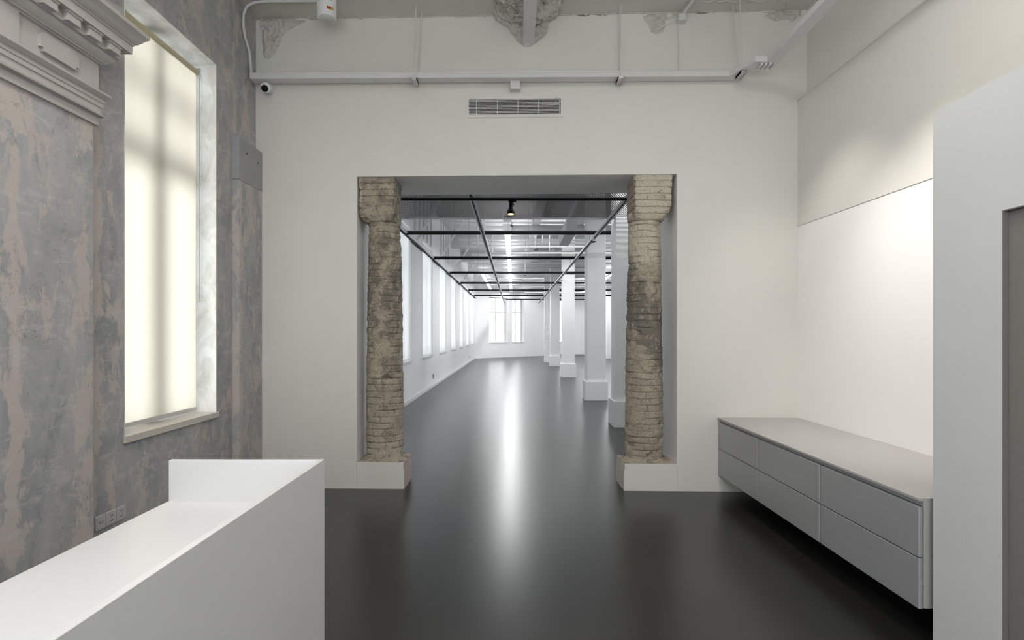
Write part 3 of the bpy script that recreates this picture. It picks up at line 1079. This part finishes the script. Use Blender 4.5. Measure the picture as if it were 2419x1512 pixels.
tk = thing('cable_trunking', 'white cable trunking running across the front wall and turning along the right side', 'trunking', (0, 5.42, 3.87))
trunk_path([(-2.46, 5.46), (2.03, 5.405), (2.145, 5.115), (2.27, 5.115), (2.27, 0.4)], 0.105, 3.868, 3.920).build('trunking_body', 'trunk', tk, bevel=0.003)
trunk_path([(-2.462, 5.46), (-1.12, 5.444)], 0.112, 3.905, 3.924).build('trunking_lid', 'trunk', tk, bevel=0.002)
trunk_path([(-0.65, 5.438), (0.98, 5.418)], 0.112, 3.905, 3.924).build('trunking_lid', 'trunk', tk, bevel=0.002)
mb = MB()
for x0, x1 in ((-1.19, -1.02), (0.74, 0.98)):
    for i in range(9):
        x = x0 + (x1 - x0) * i / 8
        mb.lathe([(0.004, 0), (0.004, 0.003)], (x, 5.40 - (0.012 * x + 0.012) + 0.0 - 0.002 + 0.0, 3.905), (0, -1, 0), 8)
mb.each('screw', 'rail', tk)
# small slots under the corner piece
mb = MB()
for i, (x, y) in enumerate(((2.17, 5.09), (2.205, 5.085), (2.24, 5.08), (2.28, 5.08))):
    mb.box(x, x + 0.018, y - 0.01, y + 0.1, 3.845, 3.869)
mb.each('cable_gland', 'trunk', tk, bevel=0.003)
MB().box(-0.03, 0.062, 5.44, wy(0.062) - 0.0005, 3.79, 3.8675).build('wall_drop', 'trunk', tk, bevel=0.003)
clean(tk)

for k, (x, y, lean, desc) in enumerate(((-0.925, 5.44, 0.02, 'pair of thin rods holding the trunking left of the vent'),
                                        (0.99, 5.415, 0.0, 'pair of thin rods holding the trunking right of the vent'),
                                        (2.075, 5.30, -0.03, 'pair of thin rods holding the trunking corner on the right'))):
    t = thing('trunking_hanger', desc, 'hanger', (x, y, 3.85))
    mb = MB(); mb.tube([(x, y - 0.060, 3.84), (x + lean, y - 0.060, CZ)], 0.0045, 8); mb.build('rod', 'trunk', t)
    mb = MB(); mb.tube([(x + 0.012, y + 0.060, 3.84), (x + 0.012 + lean * 2, y + 0.060, CZ)], 0.0045, 8); mb.build('rod', 'trunk', t)
    mb = MB(); mb.box(x - 0.022, x + 0.026, y - 0.07, y + 0.07, 3.845, 3.866)
    mb.box(x - 0.022, x - 0.018, y - 0.07, y + 0.07, 3.832, 3.866); mb.box(x + 0.022, x + 0.026, y - 0.07, y + 0.07, 3.832, 3.866)
    mb.build('channel_bracket', 'alu', t)
    clean(t)
mb = MB(); mb.tube([(1.55, 5.42, 3.92), (1.552, 5.43, 4.2), (1.55, 5.44, 4.42)], 0.004, 8)
tag(mb.build('vertical_cable', 'trunk'), 'thin white cable rising from the trunking to a junction box', 'cable')
t = thing('junction_box', 'small white junction box with a conduit at the top of the front wall', 'junction box', (1.575, 5.4, 4.44))
MB().box(1.54, 1.61, 5.40, 5.482, 4.415, 4.475).build('box', 'trunk', t, bevel=0.006)
mb = MB(); mb.tube([(1.58, 5.44, 4.47), (1.595, 5.38, 4.49), (1.64, 5.1, 4.50), (1.70, 4.7, 4.51)], 0.014, 12); mb.build('conduit', 'trunk', t, smooth=True)
mb = MB(); mb.tube([(1.545, 5.41, 4.44), (1.46, 5.44, 4.41), (1.36, 5.47, 4.36)], 0.004, 8); mb.build('cable', 'trunk', t)
clean(t)

mb = MB()
mb.tube([(-2.455, 5.43, 3.926), (-2.46, 5.43, 4.0), (-2.462, 5.40, 4.13), (-2.47, 5.33, 4.22), (-2.47, 5.30, 4.32), (-2.462, 5.29, 4.41), (-2.43, 5.285, 4.475), (-2.36, 5.28, 4.508), (-2.25, 5.275, 4.515), (-1.70, 5.27, 4.515)], 0.012, 12)
tag(mb.build('conduit', 'trunk', smooth=True), 'white conduit curving up the corner to the cylindrical ceiling light', 'conduit')

t = thing('ceiling_light', 'white cylindrical surface light with red and yellow sticker at the ceiling', 'light', (-1.665, 5.17, 4.3))
cx, cy = -1.665, 5.17
MB().lathe([(0.078, 0.0), (0.082, 0.004), (0.086, 0.12), (0.084, 0.175), (0.060, 0.19), (0.060, 0.232)], (cx, cy, 4.30), n=40).build('housing', 'white', t, smooth=True)
MB().lathe([(0.068, -0.001), (0.060, -0.010), (0.03, -0.016), (0.001, -0.018)], (cx, cy, 4.302), n=36).build('lens', 'lens', t, smooth=True)
mb = MB()
def cylpt(a, r, z): return (cx + r * math.cos(a), cy + r * math.sin(a), z)
def patch(mb, a0, a1, z0, z1, r=0.0875, n=6):
    mb.ring([[cylpt(a0 + (a1 - a0) * j / n, r, z0) for j in range(n + 1)], [cylpt(a0 + (a1 - a0) * j / n, r, z1) for j in range(n + 1)]], closed=False)
A = math.radians
mb = MB(); patch(mb, A(-72), A(-48), 4.345, 4.37); mb.build('sticker', 'red', t)
mb = MB(); patch(mb, A(-48), A(-30), 4.345, 4.37); mb.build('sticker', 'yellow', t)
mb = MB()
for a0 in (-128, -121, -114, -62, -54, -46): patch(mb, A(a0), A(a0 + 2.5), 4.42, 4.455, 0.0865, 2)
mb.each('vent_slot', 'dark', t)
clean(t)

t = thing('security_camera', 'small white dome camera with black lens under the trunking in the corner', 'camera', (-2.33, 5.5, 3.84))
cx, cy, cz = -2.335, 5.49, 3.812
mb = MB(); mb.lathe([(0.052, 0.08), (0.052, 0.05), (0.045, 0.045)], (cx - 0.022, wy(cx) + 0.002 - 0.08, cz + 0.045), (0, 1, 0), 28)
mb.build('mount', 'white', t, smooth=True)
pr = [(0.001, -0.05)] + [(0.05 * math.sin(a), -0.05 * math.cos(a)) for a in [math.pi * i / 12 for i in range(1, 12)]] + [(0.001, 0.05)]
MB().lathe(pr, (cx, cy - 0.02, cz), (0.1, -0.75, -0.55), 28).build('ball_housing', 'white', t, smooth=True)
ax = Vector((0.1, -0.82, -0.5)).normalized()
MB().lathe([(0.031, 0.0), (0.031, 0.010), (0.026, 0.014), (0.001, 0.015)], Vector((cx, cy - 0.02, cz)) + ax * 0.038, ax, 28).build('lens', 'black', t, smooth=True)
clean(t)

# ------------------------------------------------------------------ reception desk
DX1, DY1, DH = -0.822, 2.523, 0.95
DX0 = -1.488
th = 0.022
t = thing('reception_desk', 'white angular reception desk with a raised front panel', 'desk', (-1.15, 1.3, 0))
DY0 = 0.02
MB().box(DX1 - th, DX1, DY0, DY1, 0, DH).build('front_panel', 'desk', t, bevel=0.0015)
MB().box(DX0, DX1 - th - 0.0005, DY1 - th, DY1, 0, DH).build('end_panel', 'desk', t, bevel=0.003)
MB().box(DX0, DX1 - th - 0.0005, DY0, DY1 - th - 0.0005, 0.744, 0.774).build('counter', 'desk', t, bevel=0.0015)
MB().box(DX0 + 0.06, DX1 - th - 0.0005, DY0, DY0 + th, 0, 0.7435).build('near_panel', 'desk', t)
clean(t)

# ------------------------------------------------------------------ power sockets on the left wall
for k, (yc, lab) in enumerate(((3.488, 'leftmost of three wall sockets above the desk, with two slanted slots'),
                               (3.580, 'middle of three wall sockets above the desk, five holes'),
                               (3.672, 'rightmost of three wall sockets above the desk, five holes'))):
    zc = 0.358
    t = thing('wall_socket', lab, 'socket', (XL, yc, zc), 'wall sockets above the desk')
    MB().box(XL - 0.001, XL + 0.009, yc - 0.043, yc + 0.043, zc - 0.043, zc + 0.043).build('plate', 'socket', t, bevel=0.003)
    MB().box(XL + 0.009, XL + 0.0105, yc - 0.034, yc + 0.034, zc - 0.034, zc + 0.034).build('face', 'socket', t, bevel=0.001)
    mb = MB()
    def slot(dy, dz, w, h, ang):
        c_, s_ = math.cos(ang), math.sin(ang)
        mb.box(XL + 0.0095, XL + 0.0112, -w / 2, w / 2, -h / 2, h / 2, lambda x, y, z: (x, yc + dy + y * c_ - z * s_, zc + dz + y * s_ + z * c_))
    if k == 0:
        slot(-0.010, 0, 0.004, 0.013, 0.5); slot(0.012, 0, 0.004, 0.013, -0.5)
    else:
        slot(-0.008, 0.016, 0.004, 0.009, 0); slot(0.008, 0.016, 0.004, 0.009, 0)
        slot(0, 0.0, 0.004, 0.006, 0); slot(-0.009, -0.016, 0.004, 0.009, 0.5); slot(0.009, -0.016, 0.004, 0.009, -0.5)
    mb.each('contact_slot', 'dark', t)
    clean(t)

# ------------------------------------------------------------------ floating cabinet
t = thing('floating_cabinet', 'long grey floating drawer cabinet under the lit white wall', 'cabinet', (2.3, 4.1, 0.16))
CY0 = 2.80
cxf = lambda y: 1.928 + 0.0115 * (5.46 - y)
def cbox(mb, y0, y1, dx0, dx1, z0, z1, back=False):
    b0 = len(mb.v)
    for z in (z0, z1):
        for y in (y0, y1):
            xs = (cxf(y) + dx0, (rwx(y) + 0.02) if back else cxf(y) + dx1)
            for x in xs: mb.v.append((x, min(y, wy(x) - 0.002), z))
    for q in ((0, 2, 3, 1), (4, 5, 7, 6), (0, 1, 5, 4), (2, 6, 7, 3), (0, 4, 6, 2), (1, 3, 7, 5)):
        mb.f.append([b0 + i for i in q])
    return mb
CYE = 5.6
cbox(MB(), CY0 + 0.002, CYE, 0.025, 0, 0.168, 0.675, True).build('carcass', 'dark', t)  # coloured dark to paint shade into the drawer gaps and underside
cbox(MB(), CY0, CYE, -0.004, 0, 0.686, 0.700, True).build('cabinet_top', 'cabtop', t, bevel=0.0015)
cbox(MB(), CY0 + 0.004, CYE, 0.020, 0, 0.660, 0.686, True).build('shadow_gap_rail', 'cab', t)
cbox(MB(), CY0 - 0.0, CY0 + 0.018, 0.024, 0, 0.168, 0.686, True).build('end_panel', 'cabin', t, bevel=0.001)
# drawer seams at px 1790 and 1934
ys = [CY0 + 0.003, 3.69, 4.60, 5.47]
for i in range(3):
    for j, (z0, z1) in enumerate(((0.163, 0.408), (0.413, 0.658))):
        y0, y1 = ys[i] + (0.007 if i else 0.001), ys[i + 1] - 0.007
        mb = MB()
        b0 = len(mb.v)
        cbox(mb, y0, min(y1, 5.468), 0.0, 0.021, z0, z1)
        o = mb.build('drawer_front', 'cab', t, bevel=0.003)
clean(t)

# ------------------------------------------------------------------ partition with a door on the right
PX, PY, PZ = 2.0, 2.765, 2.55
PWl = lambda u, d, z: (PX + d, u, z)
d0, d1 = 1.50, 2.375
mb = holed(-0.5, PY, 0, PZ, 0.10, [(d0, d1, 0, 2.0, None)], PWl)
mb.box(PX + 0.1005, rwx(PY) + 0.02, PY - 0.1, PY - 0.0005, 0, PZ)
mb.box(PX + 0.101, rwx(1) + 0.02, -0.5, PY - 0.101, PZ - 0.06, PZ)
o = mb.build('wall_partition', 'part')
struct(o, 'pale grey closet partition in the right foreground', 'wall')
t = thing('door_1', 'dark taupe door set flush in the right partition', 'door', (PX, (d0 + d1) / 2, 0))
t['kind'] = 'structure'
MB().box(PX + 0.022, PX + 0.06, d0 + 0.006, d1 - 0.006, 0.005, 1.994).build('door_leaf', 'taupe', t)
mb = MB(); mb.box(PX + 0.002, PX + 0.098, d1 - 0.005, d1 + 0.0002, 0, 2.0); mb.box(PX + 0.002, PX + 0.098, d0 - 0.0002, d0 + 0.005, 0, 2.0)
mb.box(PX + 0.002, PX + 0.098, d0 + 0.005, d1 - 0.005, 1.995, 2.0002)
mb.build('door_frame', 'taupe', t)
clean(t)
# two pale wall plates beside the doorway
for x_, z_, lab in ((1.585, 1.53, 'faint small wall plate just right of the doorway'), (2.02, 1.545, 'faint small wall plate midway between doorway and corner')):
    tag(MB().box(x_ - 0.006, x_ + 0.006, wy(x_) - 0.003, wy(x_) + 0.001, z_ - 0.02, z_ + 0.02).build('wall_plate', 'wall', bevel=0.001), lab, 'plate')

# ------------------------------------------------------------------ hall: square columns
def sq_column(x0, x1, yf, base_z, label, wb=0.5, base=True, zt=HC):
    t = thing('square_column', label, 'column', ((x0 + x1) / 2, yf + 0.25, 0), 'square columns of the hall')
    m_ = 0.045
    if base:
        MB().box(x0, x1, yf, yf + (x1 - x0), 0, base_z).build('column_base', 'hall', t, bevel=0.006)
        MB().box(x0 + m_, x1 - m_, yf + m_, yf + (x1 - x0) - m_, base_z, zt).build('shaft', 'hall', t, bevel=0.006)
    else:
        MB().box(x0, x1, yf, yf + (x1 - x0), 0, zt).build('shaft', 'hall', t, bevel=0.006)
    clean(t)


sq_column(1.583, 2.13, 9.15, 0.414, 'nearest white square column, partly behind the right brick column')
sq_column(1.585, 2.085, 12.79, 0.42, 'white square column with a base, second from the doorway')
sq_column(1.60, 2.10, 19.44, 0.45, 'white square column with a base, third from the doorway')
sq_column(1.62, 2.12, 26.1, 0.45, 'white square column with a base, fourth from the doorway')
sq_column(1.56, 1.90, 29.4, 0.4, 'plain farthest white square column of the row', base=False)
sq_column(5.35, 5.75, 33.2, 0.4, 'white column of the second row far behind, seen as a sliver', base=False)

# mesh ceiling panels behind the doorway lintel
MZ = 3.33
ME = 9.36
MXL, MXR = HL + 0.02, 4.5
mxs = [MXL, -0.575, 1.54, 3.2]
for k in range(3):
    t = thing('mesh_ceiling_panel', ['left', 'middle', 'right'][k] + ' grey expanded metal ceiling panel inside the doorway', 'ceiling panel', (mxs[k], 7.8, MZ), 'expanded metal ceiling panels')
    a, b = mxs[k] + 0.012, mxs[k + 1] - 0.012
    MB().box(a + 0.01, b - 0.01, 6.33, ME - 0.01, MZ, MZ + 0.0015).build('expanded_mesh', 'mesh', t)
    mb = MB()
    for q in ((a, b, 6.32, 6.34), (a, b, ME - 0.025, ME), (a, a + 0.012, 6.34, ME - 0.02), (b - 0.012, b, 6.34, ME - 0.02)):
        mb.box(q[0], q[1], q[2], q[3], MZ - 0.004, MZ + 0.025)
    mb.build('panel_frame', 'rail', t)
    clean(t)

# long rails and cross tracks
for x, lab in ((-0.56, 'left long grey ceiling rail running down the hall'), (1.535, 'right long grey ceiling rail in front of the square columns')):
    t = thing('ceiling_rail', lab, 'rail', (x, 20, MZ - 0.03))
    mb = MB()
    mb.box(x - 0.035, x - 0.012, 6.35, 35.5, MZ - 0.035, MZ - 0.005)
    mb.box(x + 0.012, x + 0.035, 6.35, 35.5, MZ - 0.035, MZ - 0.005)
    mb.each('rail_flange', 'rail', t)
    MB().box(x - 0.012, x + 0.012, 6.35, 35.5, MZ - 0.028, MZ - 0.006).build('rail_slot', 'black', t)
    mb = MB()
    for k in range(8):
        y = 11.72 + 3.93 * k
        if y < 35: mb.tube([(x, y, MZ - 0.01), (x, y, 3.48)], 0.008, 8)
    mb.each('rail_clamp', 'rail', t)
    clean(t)
t = thing('wall_rail', 'grey ceiling rail fixed along the hall windows', 'rail', (HL, 20, 3.49))
MB().box(HL, HL + 0.09, 6.32, 33.6, 3.50, 3.56).build('tray', 'duct', t)
MB().box(HL + 0.02, HL + 0.045, 6.32, 33.6, 3.475, 3.5).build('rail_slot', 'black', t)
clean(t)
for k in range(8):
    y = 11.70 + 3.93 * k - (0.1 if k == 2 else 0)
    xe = 13.8
    xs0 = HL + 0.06
    if y > 33.7: xs0 = HL + (y - 33.7) * 1.06 + 0.1
    if y > 38: break
    t = thing('lighting_track', 'black lighting track across the hall, %s from the doorway' % ordn[k], 'track', (5, y, 3.5), 'black lighting tracks across the hall')
    MB().box(xs0, xe, y - 0.018, y + 0.018, 3.478, 3.540).build('track_body', 'black', t)
    MB().box(xs0, xe, y - 0.024, y + 0.024, 3.540, 3.556).build('track_flange', 'flange', t)
    mb = MB()
    for x in (-1.2, 0.4, 3.4, 6.4, 9.5): 
        if x > xs0: mb.tube([(x, y, 3.556), (x, y, HC - 0.003)], 0.005, 6)
    mb.each('suspension_wire', 'rail', t)
    clean(t)
# first track just under the mesh, with a spotlight
TY = 7.74
t = thing('lighting_track', 'dark lighting track under the mesh ceiling carrying the spotlight', 'track', (0, TY, MZ - 0.05), 'black lighting tracks across the hall')
MB().box(HL + 0.05, 4.0, TY - 0.018, TY + 0.018, MZ - 0.065, MZ - 0.035).build('track_body', 'black', t)
MB().box(HL + 0.05, 4.0, TY - 0.024, TY + 0.024, MZ - 0.035, MZ - 0.028).build('track_flange', 'rail', t)
clean(t)
sx, sz = -0.035, MZ - 0.065
t = thing('track_spotlight', 'small black spotlight with warm lamp hanging from the near track', 'spotlight', (sx, TY, sz))
MB().box(sx - 0.03, sx + 0.07, TY - 0.017, TY + 0.017, sz - 0.022, sz + 0.001).build('adapter', 'black', t, bevel=0.003)
axd = Vector((0, -0.12, -1)).normalized()
MB().lathe([(0.022, 0.0), (0.024, 0.01), (0.024, 0.085), (0.030, 0.10), (0.048, 0.135), (0.053, 0.150), (0.053, 0.175), (0.046, 0.175), (0.043, 0.165)], Vector((sx, TY, sz - 0.015)), axd, 28).build('lamp_housing', 'black', t, smooth=True)
MB().lathe([(0.044, 0.0), (0.001, 0.001)], Vector((sx, TY, sz - 0.015)) + axd * 0.172, axd, 24).build('lamp_face', 'warm', t)
MB().tube([(sx + 0.03, TY, sz - 0.02), (sx + 0.036, TY, sz - 0.08)], 0.006, 8).build('arm', 'black', t)
clean(t)

# LED lines
def led(label, x0, x1, y0, y1, z, power, up=0.35):
    t = thing('led_light', label, 'light', ((x0 + x1) / 2, (y0 + y1) / 2, z), 'white linear LED lights of the hall')
    MB().box(x0 - 0.004, x1 + 0.004, y0 - 0.004, y1 + 0.004, z + 0.012, z + 0.07).build('housing', 'framew', t)
    MB().box(x0, x1, y0, y1, z, z + 0.012).build('diffuser', 'led', t)
    mb = MB()
    lx, ly = x1 - x0, y1 - y0
    for f in (0.06, 0.35, 0.65, 0.94):
        px, py = (x0 + lx * f, (y0 + y1) / 2) if lx > ly else ((x0 + x1) / 2, y0 + ly * f)
        mb.tube([(px, py, z + 0.07), (px, py, HC - 0.003)], 0.004, 6)
    mb.each('suspension_wire', 'rail', t)
    clean(t)
    area('led_light_glow', ((x0 + x1) / 2, (y0 + y1) / 2, z - 0.004), (0, 0, 0), x1 - x0, y1 - y0, power * 1.0)
    area('hall_ceiling_fill', ((x0 + x1) / 2, (y0 + y1) / 2, z + 0.074), (math.pi, 0, 0), x1 - x0, y1 - y0, power * up * 1.7)  # upward light added over each LED line to brighten the hall ceiling


LZ = 4.0
led('long bright LED line running down the middle of the hall', -0.22, -0.08, 14.9, 35.2, LZ, 300, 0.16)
led('short LED line left of the middle one', -1.39, -1.25, 24.9, 33.5, LZ, 36)
led('nearest LED line crossing the hall', -0.07, 7.5, 18.2, 18.28, LZ, 85)
led('LED line crossing the hall, second nearest', -0.07, 9.0, 31.7, 31.8, LZ, 130)
led('farthest LED line crossing the hall', 0.7, 9.0, 36.0, 36.1, LZ, 60)
led('LED line in the right bay seen between the square columns', 4.33, 4.47, 17.0, 36.0, LZ + 0.09, 200, 0.3)
led('unseen LED line added in the right bay to light the near hall', 3.0, 7.5, 12.0, 12.08, LZ, 110)  # extra lamp out of view, brightens the near hall
led('unseen LED line added over the mesh ceiling panels to light the doorway', -1.6, 4.2, 8.4, 8.48, 4.4, 130)  # extra lamp hidden by the lintel, brightens jambs and lintel

# ducts, pipes and braces under the hall ceiling
def pipe(label, path, r, cat='pipe', name='ceiling_pipe', mat='pipe', group='pipes under the hall ceiling', n=12):
    return tag(MB().tube(path, r, n).build(name, mat, smooth=True), label, cat, group)


for k in range(6):
    y = 13.3 + 3.93 * k
    z0 = 3.62 + 0.02 * k
    t = tag(MB().tube([(HL + 0.02, y, z0), (HL + 0.77, y, HC - 0.03)], 0.032, 4).build('diagonal_brace', 'pipe'), 'white diagonal brace above the hall windows, %s from the doorway' % ordn[k], 'brace', 'diagonal braces above the windows')
for k in range(5):
    y = 20.6 + 3.93 * k
    o = MB().box(HL, 14.2, y, y + 0.28, HC - 0.42, HC).build('ceiling_beam', 'hallceil'); struct(o, 'concrete beam across the hall ceiling, %s from the doorway' % ordn[k], 'beam')
for x0_, w_ in ((0.55, 0.25), (1.60, 0.5), (4.9, 0.4)):
    o = MB().box(x0_, x0_ + w_, 6.4, 37.6, HC - 0.22, HC).build('ceiling_beam', 'hallceil')
    struct(o, {0.55: 'narrow lengthwise concrete beam over the middle of the hall', 1.60: 'lengthwise concrete beam over the square columns', 4.9: 'lengthwise concrete beam over the second column row'}[x0_], 'beam')
rnd = random.Random(5)
pid = 0
plist = [  # (x0, x1, y, z, r)
    (-1.72, 7, 17.0, 4.72, 0.035), (-1.85, -0.2, 17.3, 4.62, 0.06), (-0.2, 8, 17.6, 4.62, 0.155),
    (-1.7, 7.5, 17.9, 4.36, 0.03), (-1.5, 3, 18.9, 4.30, 0.025), (-1.4, 6, 19.6, 4.52, 0.045), (-0.9, 0.0, 18.6, 4.05, 0.03),
    (-1.6, 7, 22.1, 4.45, 0.07), (-1.7, 5, 23.0, 4.25, 0.03), (-1.5, 7, 23.8, 4.6, 0.05),
    (-1.6, 7, 26.0, 4.50, 0.12), (-1.6, 7, 27.0, 4.2, 0.03), (-1.5, 7, 29.5, 4.4, 0.10), (-1.5, 7, 31.0, 4.3, 0.03), (-1.3, 7, 33.4, 4.3, 0.06)]
for i, (x0, x1, y, z, r) in enumerate(plist):
    big = r > 0.09
    pipe('%s white %s crossing under the hall ceiling, %s from the doorway' % ('thick' if big else 'thin', 'duct' if big else 'pipe', (ordn + ['thirteenth', 'fourteenth', 'fifteenth'])[i]),
         [(x0, y, z), (x1, y, z)], r, 'duct' if big else 'pipe', 'ceiling_duct' if big else 'ceiling_pipe', 'duct' if big else 'pipe', 'pipes crossing under the hall ceiling', 16)
# U shaped pipe drops
for i, (x0, x1, y, z) in enumerate(((-1.05, -0.70, 16.9, 4.02), (-0.75, -0.35, 20.5, 4.05))):
    pipe('white U shaped pipe drop under the hall ceiling, %s' % ('nearer the doorway' if i == 0 else 'farther from the doorway'),
         [(x0, y, HC), (x0, y, z + 0.06), (x0 + 0.02, y, z + 0.02), (x0 + 0.06, y, z), (x1, y, z)], 0.028, group='U shaped pipe drops')
# pipe hangers
hk = [(-0.83, 16.5), (-0.30, 16.5), (0.95, 19.0), (1.18, 19.0), (0.72, 19.3), (2.6, 18.5), (-1.0, 22.4), (0.3, 22.4), (1.0, 22.6), (-0.9, 26.3), (0.8, 26.3)]
for i, (x, y) in enumerate(hk):
    tag(MB().tube([(x, y, 4.15 + 0.15 * (i % 3)), (x, y, HC)], 0.016, 8).build('pipe_hanger', 'pipe'),
        'thin white vertical pipe hanger under the hall ceiling, %s nearest' % (ordn[i]), 'hanger', 'pipe hangers under the hall ceiling')
# vertical conduits on the wall above the windows
for k in range(9):
    y = 13.0 + 0.62 * k + (1.6 if k > 4 else 0)
    tag(MB().tube([(HL + 0.03, y, 3.80), (HL + 0.03, y, HC)], 0.02, 8).build('wall_conduit', 'duct'),
        'vertical white conduit above the hall windows, %s from the doorway' % ordn[k], 'conduit', 'vertical conduits above the windows')
# boxy ducts
for q, lab in (((1.30, 1.57, 14.2, 16.6, 3.98, 4.30), 'boxy white duct ending beside the second square column'),
               ((0.9, 1.55, 21.2, 21.9, 4.22, 4.50), 'boxy white duct piece left of the third square column'),
               ((-0.3, -0.05, 17.1, 17.42, 4.42, 4.9), 'white square duct drop above the long LED line')):
    tag(MB().box(*q).build('ceiling_duct', 'duct', bevel=0.01), lab, 'duct')
# sprinklers
for x, y, z, lab in ((0.41, 20.7, 3.55, 'small dark sprinkler head below the hall ceiling, right of the long LED line'), (1.50, 10.9, 3.22, 'small dark fitting hanging under the right ceiling rail'),
                     (-0.05, 16.9, 4.62, 'small dark sprinkler head above the long LED line')):
    t = thing('sprinkler', lab, 'sprinkler', (x, y, z))
    MB().tube([(x, y, z), (x, y, z + 0.09)], 0.012, 8).build('stem', 'rail', t)
    MB().lathe([(0.008, 0), (0.05, -0.004), (0.05, -0.012), (0.01, -0.03)], (x, y, z), n=14).build('deflector', 'black', t)
    if z + 0.09 < HC: MB().tube([(x, y, z + 0.09), (x, y, HC if x < 1.4 else MZ - 0.03)], 0.006, 8).build('drop_pipe', 'pipe', t)
    clean(t)
# outlets in the hall
for x_, y_, z_, lab in ((HL, 16.05, 0.30, 'white socket box low on the hall wall under the second visible window'), (HL, 29.4, 0.28, 'white socket box low on the hall wall near its far end')):
    t = thing('wall_socket', lab, 'socket', (x_, y_, z_), 'sockets on the hall wall')
    MB().box(x_ - 0.001, x_ + 0.03, y_ - 0.04, y_ + 0.04, z_ - 0.06, z_ + 0.06).build('box', 'framew', t, bevel=0.003)
    MB().box(x_ - 0.001, x_ + 0.028, y_ - 0.043, y_ - 0.0402, z_ - 0.058, z_ + 0.058).build('shadow_side', 'rail', t)
    clean(t)
